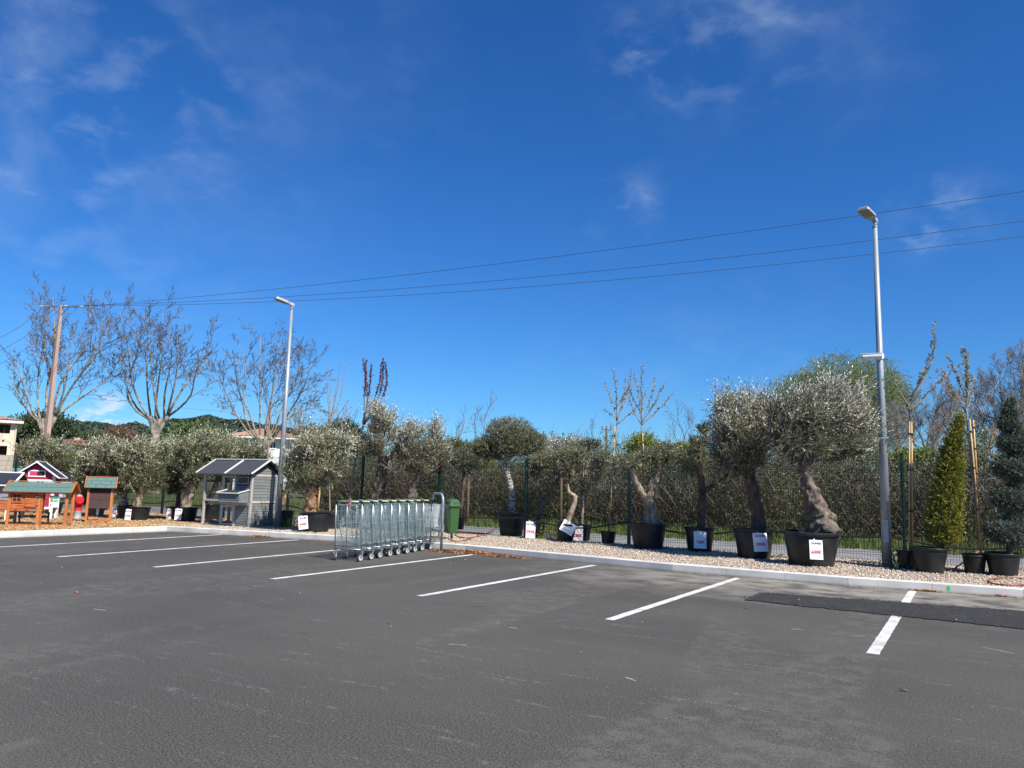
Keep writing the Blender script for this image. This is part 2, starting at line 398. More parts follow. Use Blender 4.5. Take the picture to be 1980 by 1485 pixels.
# ================================================================ SETTING
def sheet(name, poly, z, m, k='structure'):
    b = MB(); b.add([(x, y, z) for x, y in poly], [tuple(range(len(poly)))])
    o = b.build(name, m); o['kind'] = k; return o
sheet('ground', [(-3000, -3000), (3000, -3000), (3000, 3000), (-3000, 3000)], -.03, M_FAR)
KL = -17.42
kp = [Vector((KL, -40, 0)), Vector((KL, 8, 0)), G(325, 1028), G(650, 1047), G(900, 1066), G(1300, 1105), G(1640, 1133), G(1980, 1157)]
kp[2] = Vector((KL, kp[2].y, 0))
d_ = (kp[-1]-kp[-2]).normalized(); kp.append(kp[-1]+d_*25)
sheet('car_park_asphalt', [(KL-.05, -40), (KL-.05, 13.9), (30, 13.9), (30, -40)], 0.0, M_ASPH)
def off(pl, d):                       # offset polyline to its left by d
    out = []
    for i, p in enumerate(pl):
        ns = []
        for a, b in ((i-1, i), (i, i+1)):
            if a >= 0 and b < len(pl):
                t = (pl[b]-pl[a]).normalized(); ns.append(Vector((-t.y, t.x, 0)))
        n = sum(ns, Vector()).normalized(); n = n/max(.5, n.dot(ns[0])); out.append(p+n*d)
    return out
# kerb: real units, each 1 m long with fine open joints
kb = MB(); inner = off(kp, .15)
for i in range(len(kp)-1):
    a, b, c, d = kp[i], kp[i+1], inner[i+1], inner[i]; n = max(1, round((b-a).length/1.0)); g = .0022/max(.1, (b-a).length)
    for k in range(n):
        t0, t1 = k/n+g, (k+1)/n-g
        q = [a.lerp(b, t0), a.lerp(b, t1), d.lerp(c, t1), d.lerp(c, t0)]
        jz = .13+random.Random(k*7+i).uniform(-.002, .002); w = (q[3]-q[0]).normalized()*.012
        vs = [p+Vector((0, 0, -.05)) for p in q]+[q[0]+Vector((0, 0, jz-.012)), q[1]+Vector((0, 0, jz-.012)), q[2]+Vector((0, 0, jz)), q[3]+Vector((0, 0, jz)), q[0]+w+Vector((0, 0, jz)), q[1]+w+Vector((0, 0, jz))]
        kb.add(vs, [(0, 1, 5, 4), (4, 5, 9, 8), (8, 9, 6, 7), (1, 2, 6, 9, 5), (0, 4, 8, 7, 3), (2, 3, 7, 6)])
kerb = kb.build('kerb', M_KERB); kerb['kind'] = 'structure'
ins = off(kp, .148)
sheet('gravel_bed', [(p.x, p.y) for p in ins[2:]]+[(30, 17.15), (-60, 17.15), (-60, ins[2].y)], .10, M_GRAVB)
sheet('bark_bed', [(ins[0].x, -40), (ins[1].x, ins[1].y), (ins[2].x, ins[2].y-.1), (ins[2].x-.2, ins[2].y+.4), (-18.3, 14.4), (-18.6, 16.2), (-19.5, 17.1), (-60, 17.1), (-60, -40)], .105, M_CHIPB)
sheet('path', [(-90, 17.2), (60, 17.2), (60, 21.2), (-60, 22.6), (-90, 23)], .03, M_PATH)
sheet('verge_ground', [(-200, 22.9), (-60, 22.55), (60, 21.15), (120, 21), (150, 90), (-200, 120)], .035, M_GRASS)
# parking lines
lines = [((-150, 1066.5), (428, 1034)), ((112, 1077), (577, 1044)), ((298, 1097), (745, 1055)), ((526, 1120), (920, 1072)), ((811, 1153), (1150, 1093)), ((1178, 1199), (1427, 1118)), ((1687, 1265), (1765, 1143))]
for i, (a, b) in enumerate(lines):
    A, B = G(*a), G(*b); t = (B-A).normalized(); n = Vector((-t.y, t.x, 0))*.052
    q_ = random.Random(i); K_ = int((B-A).length/.05); jt = lambda: q_.uniform(-.0035, .0035)
    rim_ = [A.lerp(B, k/K_)-n*(1+jt()/.052) for k in range(K_+1)]+[B.lerp(A, k/K_)+n*(1+jt()/.052) for k in range(K_+1)]
    o = sheet('parking_line', [(p.x, p.y) for p in rim_], .004, M_PAINT)
# darker repair strip with ragged edge
pts = []
rr = random.Random(5)
poly = [(1438, 1161), (1476, 1147), (1980, 1183), (2300, 1203), (2300, 1240), (1980, 1217)]
for i in range(len(poly)):
    a, b = G(*poly[i]), G(*poly[(i+1) % len(poly)]); n = max(2, int((b-a).length/.06))
    for k in range(n):
        p = a.lerp(b, k/n); pts.append((p.x+rr.uniform(-.02, .02), p.y+rr.uniform(-.03, .03)))
sheet('asphalt_patch', pts, .010, M_PATCH)
# worn scraps of old white line between bays
ob = MB()
for (a, b) in (((868, 1246), (902, 1248)), ((985, 1214), (1001, 1215)), ((1531, 1217), (1552, 1218)), ((1650, 1229), (1672, 1231)), ((1900, 1252), (1960, 1264)), ((960, 1205), (966, 1206)), ((182, 1178), (205, 1181)), ((1210, 1310), (1230, 1318))):
    A, B = G(*a), G(*b); t = (B-A).normalized(); n = Vector((-t.y, t.x, 0))
    k = 7; up = [A.lerp(B, j/k)+n*rr.uniform(.004, .022) for j in range(k+1)]; dn = [A.lerp(B, j/k)-n*rr.uniform(.004, .018) for j in range(k+1)]
    v = [(p.x, p.y, .003) for p in up+dn[::-1]]; ob.add(v, [tuple(range(len(v)))])
ot = MB()
def trail(px, n, wd):
    Pp = [G(*q) for q in px]; Ls = [(Pp[i+1]-Pp[i]).length for i in range(len(Pp)-1)]; T = sum(Ls)
    for k in range(n):
        s = rr.random()*T
        if sin(s*2.3+n)+sin(s*5.1) < -.2 and rr.random() < .85: continue
        i = 0
        while i < len(Ls)-1 and s > Ls[i]: s -= Ls[i]; i += 1
        p = Pp[i].lerp(Pp[i+1], min(1, s/Ls[i])); p = p+Vector((rr.gauss(0, wd), rr.gauss(0, wd), 0)); a = rr.uniform(0, 6.3); r_ = rr.uniform(.002, .0055)
        ot.add([(p.x+r_*cos(a+j*pi/2)*(1.6 if j % 2 else .8), p.y+r_*sin(a+j*pi/2)*(1.2 if j % 2 else .8), .0032) for j in range(4)], [(0, 1, 2, 3)])
trail([(1430, 1198), (1620, 1228), (1980, 1266)], 520, .012); trail([(1180, 1225), (1400, 1250), (1600, 1277)], 340, .02); trail([(800, 1252), (1000, 1290), (1200, 1322), (1310, 1342)], 460, .016)
trail([(1280, 1350), (1400, 1362), (1520, 1388)], 260, .02); trail([(1440, 1285), (1560, 1300), (1660, 1322)], 220, .02); trail([(300, 1205), (520, 1225), (700, 1250)], 260, .03); trail([(1040, 1205), (1120, 1196), (1160, 1190)], 120, .012); trail([(60, 1290), (300, 1330), (560, 1390)], 260, .03)
kind(ot.build('scrape_marks', mat('scraped_aggregate', (.24, .23, .21), .8, island=.3)), 'stuff', 'faint broken pale scrape lines across the asphalt', 'scrape marks')
o = ob.build('paint_scraps', mat('worn_paint', (.34, .33, .31), .8, var=.4, vscale=50)); kind(o, 'stuff', 'faint white scraps of worn paint on the grey asphalt', 'paint marks')

def scatter_solid(name, m, P, size, seed, flat=.6, k='stuff', label=None, cat=None, chip=False):
    rg = np.random.default_rng(seed); n = len(P)
    V = np.array([[1, 0, 0], [-1, 0, 0], [0, 1, 0], [0, -1, 0], [0, 0, 1], [0, 0, -1]], float)
    Fc = np.array([[0, 2, 4], [2, 1, 4], [1, 3, 4], [3, 0, 4], [2, 0, 5], [1, 2, 5], [3, 1, 5], [0, 3, 5]])
    sz = rg.uniform(size[0], size[1], (n, 1, 1))
    v = V[None]*(1+rg.uniform(-.25, .25, (n, 6, 1)))
    sc = np.stack([rg.uniform(.8, 1.5, n), rg.uniform(.5, 1, n) if not chip else rg.uniform(.25, .5, n), np.full(n, flat)*rg.uniform(.6, 1.2, n)], 1)[:, None, :]
    v = v*sc*sz
    a = rg.uniform(0, 2*pi, n); tl = rg.uniform(-.6, .6, n)
    x, y, z = v[..., 0].copy(), v[..., 1].copy(), v[..., 2].copy()
    ct, st = np.cos(tl)[:, None], np.sin(tl)[:, None]; x, z = x*ct-z*st, x*st+z*ct
    ca, sa = np.cos(a)[:, None], np.sin(a)[:, None]; x, y = x*ca-y*sa, x*sa+y*ca
    v = np.stack([x, y, z], -1)+np.asarray(P)[:, None, :]
    f = (Fc[None]+(np.arange(n)*6)[:, None, None]).reshape(-1, 3)
    o = np_poly(name, v.reshape(-1, 3), f, m); kind(o, k, label, cat); return o
rg = np.random.default_rng(11)
def kerbY(x):
    xs = [p.x for p in ins[2:]]; ys = [p.y for p in ins[2:]]; return np.interp(x, xs, ys)
N_ = 46000
px_ = 3.5-22*rg.random(N_)**1.35; py_ = kerbY(px_)+.01+(17.1-kerbY(px_))*rg.random(N_)**1.25
P = np.stack([px_, py_, .103+.015*rg.random(N_)], 1)
scatter_solid('gravel', M_STONE, P, (.010, .021), 3, .65, label='pale pinkish limestone gravel covering the planting bed behind the kerb', cat='gravel')
N_ = 15000
cx = KL-.16-9*rg.random(N_)**1.1; cy = 17.0-10.5*rg.random(N_)
P = np.stack([cx, cy, .11+.02*rg.random(N_)], 1)
scatter_solid('wood_chips', M_CHIP, P, (.018, .042), 4, .25, label='tan wood chips covering the bed around the chicken coops', cat='wood chips', chip=True)

P = []
for k in range(1500):
    i = 2+int(rg.random()*5.99); i = min(i, len(kp)-2); a, b = kp[i], kp[i+1]; p = a.lerp(b, rg.random()); t = (b-a).normalized(); p = p+Vector((t.y, -t.x, 0))*abs(rg.normal(.008, .018)); P.append((p.x, p.y, .004))
scatter_solid('kerb_debris', mat('brown_debris', (.13, .085, .05), .95, island=.5), np.array(P), (.005, .014), 9, .4, label='thin brown line of dirt and leaf crumbs along the foot of the kerb', cat='debris', chip=True)
# crumbs of loose tar around the repair strip
P = []
for k in range(700):
    i = rg.integers(0, len(pts)); P.append((pts[i][0]+rg.normal(0, .04), pts[i][1]+rg.normal(0, .05), .008))
scatter_solid('tar_crumbs', mat('tar_crumb', (.03, .03, .03), .8, island=.4), np.array(P), (.004, .012), 10, .7, label='dark crumbs of loose tar around the edges of the repair strip', cat='tar crumbs')
# fallen leaves drifted against the kerb: one heap, one thing
LEAFP = [((330, 1024), .9, .28, 260, 'brown leaf drift in the inner corner of the kerb'), ((505, 1039), .45, .13, 150, 'small red-brown leaf heap at the kerb below the left lamp post'),
         ((900, 1070), 1.1, .22, 560, 'long drift of orange leaves at the kerb beside the trolley rail'), ((975, 1078), .6, .10, 160, 'thin scatter of leaves trailing along the kerb right of the trolley rail'),
         ((1793, 1144), .20, .05, 60, 'small brown leaf heap at the kerb beside the green paint mark'), ((1934, 1154), .12, .04, 35, 'tiny brown leaf heap at the kerb at far right')]
def leafheap(px, rx, ry, n, label, seed):
    c = G(*px); rg = np.random.default_rng(seed)
    p = rg.normal(0, .42, (n, 2)); t = (kp[-2]-kp[-3]).normalized() if px[0] > 400 else Vector((1, .1, 0)).normalized()
    P = np.zeros((n, 3)); P[:, 0] = p[:, 0]*rx*t.x-p[:, 1]*ry*t.y; P[:, 1] = p[:, 0]*rx*t.y+p[:, 1]*ry*t.x
    hh = np.exp(-(p**2).sum(1)*2.2); P[:, 2] = .008+hh*rg.random(n)*.07*min(1, ry*4)
    d = rg.normal(0, 1, (n, 3)); d[:, 2] *= .45; d /= np.linalg.norm(d, axis=1)[:, None]
    q = np.cross(d, rg.normal(0, 1, (n, 3))*[.4, .4, 1]); q /= np.linalg.norm(q, axis=1)[:, None]
    L = rg.uniform(.02, .045, (n, 1)); w = L*.38
    v = np.stack([P-d*L, P+q*w+[0, 0, .006], P+d*L, P-q*w+[0, 0, .006]], 1)
    v[..., 2] = np.maximum(v[..., 2], .005)
    o = np_mesh('fallen_leaves', v, 4, M_DRYLEAF, loc=(c.x, c.y, 0)); kind(o, 'stuff', label, 'fallen leaves')
for i, a in enumerate(LEAFP): leafheap(*a, seed=20+i)
# stray leaves and pebbles on the tarmac
P = []
for q in ((1690, 1144), (1443, 1177), (985, 1208), (1175, 1090), (900, 1083), (870, 1090), (1120, 1086), (752, 1206), (148, 1146), (235, 1125), (120, 1098), (1544, 1161), (640, 1080), (1750, 1337), (1850, 1200), (560, 1058)):
    P.append(G(*q)+Vector((0, 0, .01)))
scatter_solid('stray_leaves', M_DRYLEAF, np.array([tuple(p) for p in P]), (.016, .03), 6, .25, label='few stray dry leaves lying on the open asphalt', cat='stray leaves')
P = [(rg.uniform(-16, 3), 3.5+rg.random()*9.8, .004) for _ in range(110)]
scatter_solid('loose_grit', M_STONE, np.array(P), (.003, .008), 7, .7, label='loose pale grit sprinkled over the asphalt bays', cat='grit')

gp = MB(); a = G(1830, 1139, .07); t = (kp[7]-kp[6]).normalized(); nrm = Vector((t.y, -t.x, 0))
rr = random.Random(3); ring = []
for k in range(14):
    an = 2*pi*k/14; r_ = rr.uniform(.022, .034)*(1.35 if sin(an) > .2 else 1)
    ring.append((t*cos(an)*r_*.8, sin(an)*r_))
base = kp[6]+t*((G(1830, 1142)-kp[6]).dot(t))
vs = [base+nrm*.003+w+Vector((0, 0, .065+h)) for w, h in ring]+[base-nrm*.002+w+Vector((0, 0, .065+h)) for w, h in ring]
gp.add(vs, [tuple(range(14)), tuple(range(27, 13, -1))]+[(i, (i+1) % 14, 14+(i+1) % 14, 14+i) for i in range(14)])
tag(gp.build('paint_mark', mat('green_spray', (.03, .55, .10), .6)), 'bright green spray mark on the face of the kerb at right', 'paint mark')

# ================================================================ HILLS
def hills():
    xs = np.linspace(-300, 760, 150); dz = np.linspace(0, 1, 26)
    prof_x = [-300, 0, 60, 110, 150, 190, 225, 262, 300, 330, 400, 440, 500, 560, 640, 720, 760]
    prof_y = [840, 834, 836, 828, 822, 828, 829, 826, 834, 822, 815, 820, 826, 836, 856, 880, 910]
    V = []
    for t in dz:
        for x in xs:
            y = np.interp(x, prof_x, prof_y)+2.0*sin(x*.09)+1.4*sin(x*.023+2)
            D = 300+520*t; yy = 905+(y-905)*(sin(t*pi/2)**.8)
            p = D3(float(x), float(yy), D); V.append(p)
    nx = len(xs); F = [(j*nx+i, j*nx+i+1, (j+1)*nx+i+1, (j+1)*nx+i) for j in range(len(dz)-1) for i in range(nx-1)]
    o = np_poly('hills', [tuple(v) for v in V], F, M_HILL, smooth=True); o['kind'] = 'structure'
    # woodland: rounded crowns of many leaf clumps over the slope
    rg = np.random.default_rng(8); V = np.array([tuple(v) for v in V]).reshape(len(dz), nx, 3)
    n = 5200; j = (len(dz)-1)*np.clip(rg.random(n)**.45, 0, .999); i = (nx-1.001)*rg.random(n)
    j0 = j.astype(int); i0 = i.astype(int); C = V[j0, i0]+(V[j0, i0+1]-V[j0, i0])*(i-i0)[:, None]+(V[j0+1, i0]-V[j0, i0])*(j-j0)[:, None]
    keep = (np.sin(C[:, 0]*.021)+np.sin(C[:, 1]*.027+1)+rg.normal(0, .35, n)) > -.95
    keep &= ~((i/(nx-1)*1060-300 > 222) & (i/(nx-1)*1060-300 < 300) & (j0 > 20) & (rg.random(n) < .8))
    C = C[keep]; n = len(C); s = rg.uniform(2.2, 4.6, n)
    m = 34; d = rg.normal(0, 1, (n, m, 3)); d /= np.linalg.norm(d, axis=2)[..., None]; d[..., 2] = np.abs(d[..., 2])*1.1-.2
    P = C[:, None]+d*(s[:, None, None]*rg.uniform(.7, 1, (n, m, 1))); P[..., 2] += .5*s[:, None]
    a = rg.normal(0, 1, (n, m, 3)); a /= np.linalg.norm(a, axis=2)[..., None]; b = np.cross(a, d); b /= np.linalg.norm(b, axis=2)[..., None]+1e-6
    a = np.cross(b, d); w = (s*.30)[:, None, None]
    v = np.stack([P-a*w, P-b*w, P+a*w, P+b*w], 2)
    o = np_mesh('hill_woodland', v.reshape(-1, 3), 4, mat('woodland', (.026, .044, .022), .8, island=.35)); kind(o, 'stuff', 'dark evergreen woodland covering the distant hills', 'woodland')
hills()

# ================================================================ FENCE
def fence():
    xs = [-45.6, -42.6, -39.6, -36.4, -33.2, -30.0, -26.85, -23.7, -20.6, -17.75, -14.85, -12.15, -9.48, -6.74, -3.9, -1.05, 1.75, 4.5, 7.2, 9.9]
    Y = 17.0; r = thing('mesh_fence', 'dark green welded wire mesh fence on green posts behind the row of potted olive trees', 'fence', (xs[0], Y, 0))
    for x in xs:
        b = MB(); b.bb(x-xs[0]-.035, x-xs[0]+.035, -.03, .03, 0, 2.2); b.bb(x-xs[0]-.039, x-xs[0]+.039, -.034, .034, 2.2, 2.225)
        b.build('post', M_GREENMETAL, r)
    for a, c in zip(xs, xs[1:]):
        b = MB(); n = int((c-a-.1)/.05); w = .0026 if a > -22 else .0035
        for k in range(n+1):
            x = a-xs[0]+.05+k*(c-a-.1)/n; b.bb(x-w, x+w, -.05-w, -.05+w, .06, 2.08)
        for z in [.07+.2*k for k in range(11)]:
            b.bb(a-xs[0]+.04, c-xs[0]-.04, -.05-.008, -.05-.003, z-.003, z+.003)
            if abs(z-.27) < .01 or abs(z-1.07) < .01 or abs(z-1.87) < .01:
                b.bb(a-xs[0]+.04, c-xs[0]-.04, -.085, -.08, z-.045, z-.04)
        b.build('mesh_panel', M_WIRE, r)
fence()
# black irrigation hose tied along the fence
pts = []
for k in range(0, 190):
    x = -30+k*.18; ph = ((x+14.85)/2.72) % 1
    pts.append((x, 16.89+.02*sin(x*3), .60-.16*sin(pi*ph)**1.2*(1 if int((x+45)/2.72) % 3 else .45)+.02*sin(x*1.7)))
tag(MB().tube(pts, .020, 6).build('irrigation_hose', mat('black_rubber', (.012, .012, .013), .45), smooth=True), 'thick black irrigation hose sagging along the mesh fence', 'hose')
M_HOSE = mat('red_hose', (.26, .065, .035), .5)
def hose(pix, label, r=.013, z0=.13, gname='garden_hose'):
    P = []
    for p in pix:
        q = G(p[0], p[1], z0); P.append(Vector((q.x, q.y, z0 if len(p) < 3 else p[2])))
    out = []
    for i in range(len(P)-1):
        p0, p1, p2, p3 = P[max(i-1, 0)], P[i], P[i+1], P[min(i+2, len(P)-1)]
        for k in range(8):
            t = k/8; out.append(.5*((2*p1)+(p2-p0)*t+(2*p0-5*p1+4*p2-p3)*t*t+(3*p1-p0-3*p2+p3)*t**3))
    out.append(P[-1])
    return tag(MB().tube(out, r, 7).build(gname, M_HOSE, smooth=True), label, 'hose')
hose([(868, 1043), (885, 1047), (910, 1041), (925, 1034), (905, 1029), (880, 1033), (900, 1040), (935, 1034), (958, 1022)], 'red-brown hose coiled on the gravel behind the trolley rail')
hose([(1985, 1130), (1955, 1132), (1920, 1128), (1912, 1122), (1925, 1118), (1958, 1117), (1990, 1118)], 'red-brown hose looped on the gravel at the far right')
hq = [V3(G(1830, 1108, .1), 1830, 1110), V3(G(1855, 1106, .1), 1856, 1092), V3(G(1870, 1104, .1), 1876, 1076), V3(G(1890, 1104, .1), 1893, 1066), V3(G(1910, 1104, .1), 1915, 1070), V3(G(1925, 1104, .1), 1932, 1078)]
tag(MB().tube(hq, .013, 7).build('garden_hose', M_HOSE, smooth=True), 'red-brown hose arching between the golden thuja pot and the sapling pot', 'hose')

# ================================================================ LAMPS
def lamp(px, top_py, label):
    b = G(*px, .1); r = thing('street_lamp', label, 'street lamp', b, 0, 'tall galvanised car park lamps')
    def hz(py): return V3(b, px[0], py).z-b.z
    H = hz(top_py)
    MB().tube([(0, 0, -.05), (0, 0, H*.5), (0, 0, H)], [.086, .063, .040], 20).build('pole', M_STEELP, r, smooth=True)
    MB().cyl((0, 0, H-.01), (0, 0, H+.03), .046, .046, 16).build('collar', M_STEELP, r, smooth=False)
    MB().cyl((0, 0, H), (0, 0, H+.12), .028, .028, 12).build('spigot', M_STEELP, r, smooth=True)
    dr = MB().bb(-.045, .045, -.089, -.080, .45, .85); dr.build('access_door', M_STEELP, r)
    # head: flat luminaire reaching out towards the car park (-Y)
    Rm = Matrix.Rotation(R(-20), 4, 'Z') @ Matrix.Rotation(R(-12), 4, 'X') @ Matrix.Diagonal((.86, .76, .9, 1)); Z = H+.14
    X = Matrix.Translation((0, 0, Z)) @ Rm
    h = MB(); h.X = X
    out = [(-.045, .07), (.045, .07), (.05, -.08), (.125, -.24), (.13, -.60), (.11, -.66), (-.11, -.66), (-.13, -.60), (-.125, -.24), (-.05, -.08)]
    vs = [(x, y, -.03) for x, y in out]+[(x*.98, y, .02) for x, y in out]+[(x*.72, y*.94-.01, .05) for x, y in out]; k = len(out)
    h.add(vs, [tuple(range(k-1, -1, -1)), tuple(range(2*k, 3*k))]+[(a*k+i, a*k+(i+1) % k, (a+1)*k+(i+1) % k, (a+1)*k+i) for a in (0, 1) for i in range(k)])
    h.build('lamp_head', mat('lamp_housing', (.38, .40, .41), .5, .3), r)
    g = MB(); g.X = X; g.bb(-.105, .105, -.62, -.28, -.038, -.031); g.bb(-.004, .004, -.62, -.28, -.042, -.038); g.build('lamp_glass', mat('lamp_glass', (.22, .23, .22), .2), r)
    k = MB(); k.X = X; k.box((0, .03, -.02), (.07, .11, .09)); k.build('hinge', M_STEELP, r)
    return b, r
bL, lampL = lamp((536, 1020), 598, 'galvanised lamp post beside the grey chicken coop, its foot speckled with leaf shadow')
bR, lampR = lamp((1716, 1097), 440, 'galvanised lamp post carrying the white security camera, right of the largest olive')
zc = V3(bR, 1700, 690).z
sc_ = thing('security_camera', 'white bullet security camera clamped to the right-hand lamp post', 'camera', (bR.x, bR.y, zc))
MB().cyl((0, 0, -.06), (0, 0, .06), .066, .066, 20).build('mount', M_WHITEP, sc_, smooth=True)
MB().tube([(-.02, -.02, 0), (.03, -.11, 0)], [.045, .06], 16).build('swivel', M_WHITEP, sc_)
b = MB(); b.tube([(.05, -.11, 0), (-.28, -.13, -.002)], [.048, .044], 16); b.beam((.06, -.11, .045), (-.31, -.132, .045), .085, .012); b.build('housing', M_WHITEP, sc_)
MB().cyl((-.28, -.13, -.002), (-.292, -.131, -.002), .039, .036, 16).build('lens', mat('black_glass', (.01, .01, .012), .1), sc_)

# ================================================================ CARTS
Z = 0
M_HANDLE = mat('yellow_green_grip', (.42, .45, .22), .4); M_GRIPEND = mat('dark_green_plastic', (.008, .045, .032), .45)
M_TYRE = mat('grey_rubber', (.05, .05, .055), .7); M_RIM = mat('grey_hub', (.42, .43, .45), .4); M_REDP = mat('red_plastic', (.62, .02, .03), .4)
def make_cart():
    r = thing('shopping_trolley', '', 'shopping trolley', group='shopping trolleys nested in a row')
    f = MB(); w = .255
    for s in (-1, 1):
        f.tube([(s*w, 0, 1.0), (s*w, .02, .62), (s*w, .05, .20), (s*w, .30, .17), (s*w*.72, .92, .17)], .0125, 8)
        f.tube([(s*w, .02, .95), (s*w*.94, .22, .42), (s*w*.92, .30, .18)], .007, 6)
    f.cyl((-w, .05, .20), (w, .05, .20), .011, n=8); f.cyl((-w*.72, .92, .17), (w*.72, .92, .17), .011, n=8); f.cyl((-w*.86, .5, .17), (w*.86, .5, .17), .008, n=8)
    f.build('frame', M_STEEL, r, smooth=True)
    t = MB()
    for k in range(9):
        x = (-1+k/4); t.tube([(x*w*.95, .06, .205), (x*w*.72, .90, .185)], .0028, 4, cap=False)
    for k in range(5): y = .1+k*.2; t.tube([(-w*(1-.27*y), y, .2), (w*(1-.27*y), y, .2)], .0035, 4, cap=False)
    t.build('lower_tray', M_ZINC, r)
    # basket: tall tapering wire sides
    b = MB(); y0, y1 = .03, .93
    def sx(y): return .245-.085*(y-y0)/(y1-y0)
    def zt(y): return .97-.06*(y-y0)/(y1-y0)
    def zb(y): return .27+.12*(y-y0)/(y1-y0)
    for s in (-1, 1):
        n = 22
        for k in range(n+1):
            y = y0+(y1-y0)*k/n; b.tube([(s*sx(y), y, zt(y)), (s*sx(y)*.93, y+.01, zb(y))], .0023, 4, cap=False)
        for k in range(7):
            q = k/6; rad = .0048 if k in (0, 3, 6) else .0023
            b.tube([(s*sx(y)*(1-.07*q), y, zt(y)*(1-q)+zb(y)*q) for y in (y0, y1)], rad, 5, cap=False)
    for k in range(9):
        x = -1+k/4; b.tube([(x*sx(y1), y1, zt(y1)), (x*sx(y1)*.93, y1+.01, zb(y1))], .0023, 4, cap=False)
        b.tube([(x*sx(y0)*.93, y0, zb(y0)), (x*sx(y1)*.93, y1, zb(y1))], .0025, 4, cap=False)
    for q in (0, .25, .5, .75, 1):
        z = zt(y1)*(1-q)+zb(y1)*q; b.tube([(-sx(y1), y1, z), (sx(y1), y1, z)], .004 if q in (0, 1) else .0023, 4, cap=False)
    for k in range(10): y = y0+(y1-y0)*k/9; b.tube([(-sx(y)*.93, y, zb(y)), (sx(y)*.93, y, zb(y))], .0025, 4, cap=False)
    b.build('basket', M_ZINC, r)
    g = MB()                       # hinged rear grid
    for k in range(12): x = -.235+.47*k/11; g.tube([(x, .035, .95), (x*.97, .10, .36)], .0022, 4, cap=False)
    for k in range(14): q = k/13; g.tube([(-.24, .035+.065*q, .95-.59*q), (.24, .035+.065*q, .95-.59*q)], .0022 if k % 6 else .0045, 4, cap=False)
    g.build('rear_gate', M_ZINC, r)
    h = MB(); h.cyl((-w+.02, -.02, 1.02), (w-.02, -.02, 1.02), .0125, n=12); h.build('handle', M_HANDLE, r, smooth=True)
    for s in (-1, 1):
        e = MB(); e.cyl((s*(w-.045), -.02, 1.02), (s*(w+.012), -.02, 1.02), .017, n=12); e.beam((s*w, -.02, 1.02), (s*w, .045, .955), .026, .034); e.build('handle_end', M_GRIPEND, r)
    c = MB(); c.box((.02, -.02, 1.035), (.075, .05, .042)); c.build('coin_lock', M_STEEL, r, bevel=.004)
    c = MB(); c.box((.02, -.045, .985), (.026, .02, .055)); c.build('lock_key', M_REDP, r)
    for (sx_, yy, a) in ((-1, .07, .5), (1, .07, -.35), (-.72, .86, .3), (.72, .86, -.2)):
        x = sx_*(w+.002); wh = MB(); R_ = Matrix.Rotation(a, 4, 'Z'); X0 = Matrix.Translation((x, yy, 0)) @ R_
        wh.X = X0; wh.tube([(-.016, -.03, .063), (.016, -.03, .063)], .063, 22); to = wh.build('wheel', M_TYRE, r, smooth=False)
        hb = MB(); hb.X = X0; hb.tube([(-.019, -.03, .063), (.019, -.03, .063)], .045, 18); hb.build('hub', M_RIM, to)
        k = MB(); k.X = X0
        for s in (-1, 1): k.beam((s*.024, -.03, .06), (s*.02, .0, .16), .005, .035, (0, 1, 0))
        k.box((0, 0, .165), (.055, .06, .018)); k.build('caster_fork', M_STEEL, r)
    return r
cart0 = make_cart()
def kids(o): return [c for c in bpy.data.objects if c.parent == o]
def copy_tree(o, parent=None):
    c = o.copy(); COL.objects.link(c)
    if parent is not None: c.parent = parent
    for ch in kids(o): copy_tree(ch, c)
    return c
cl = ['nearest trolley of the nested row, its full rear grid and wire mesh side in view', 'second trolley from the near end of the nested row', 'third trolley from the near end of the nested row', 'fourth trolley from the near end of the nested row',
      'middle trolley of the nested row of nine', 'fourth trolley from the kerb end of the nested row', 'third trolley from the kerb end of the nested row', 'trolley next to last at the kerb end of the nested row', 'last trolley of the nested row, pushed in under the bent tube rail']
A = G(669, 1085); Bc = G(808, 1062)
src = [cart0]+[copy_tree(cart0) for _ in range(8)]
vs_ = (Bc-A); yaw_ = math.atan2(-vs_.x, vs_.y)
for i, c in enumerate(src):
    p = A.lerp(Bc, i/8); c.location = (p.x, p.y, 0); c.location.x += [0, .012, -.008, .006, -.014, .01, 0, -.01, .008][i]; c.rotation_euler = (0, 0, yaw_+[0, .02, -.015, .01, .025, -.02, .01, -.01, .015][i]); c['label'] = cl[i]
    if i:
        for k in kids(c):
            if k.name.startswith('lock_key'): bpy.data.objects.remove(k)
# bent tube rail the trolleys are chained to
cr = thing('trolley_rail', 'bent galvanised tube rail at the kerb end of the trolley row, standing on the asphalt', 'rail', G(853, 1067))
Hr = V3(cr.location, 853, 955).z
b = MB(); q = Vector(cr.location)
L2 = V3(G(800, 1055), 806, 960)-q; L2.z = 0; L2 = L2.normalized()
L = .62; arc = [(0, 0, 0), (0, 0, Hr-.16)]
for k in range(1, 7): an = k*pi/12; arc.append(tuple(L2*(.16*(1-cos(an)))+Vector((0, 0, Hr-.16+.16*sin(an)))))
arc.append(tuple(L2*(L-.14)+Vector((0, 0, Hr))))
for k in range(1, 7): an = k*pi/12; arc.append(tuple(L2*(L-.14+.14*sin(an))+Vector((0, 0, Hr-.14*(1-cos(an))))))
b.tube(arc, .027, 14); b.build('tube_frame', M_STEELP, cr, smooth=True)
b = MB(); b.tube([(0, 0, .42), tuple(L2*.62+Vector((0, 0, .42)))], .024, 12); b.build('cross_tube', M_STEELP, cr, smooth=True)
for z in (.42, .80, .95): MB().cyl((0, 0, z-.03), (0, 0, z+.03), .034, n=14).build('clamp', M_STEEL, cr)
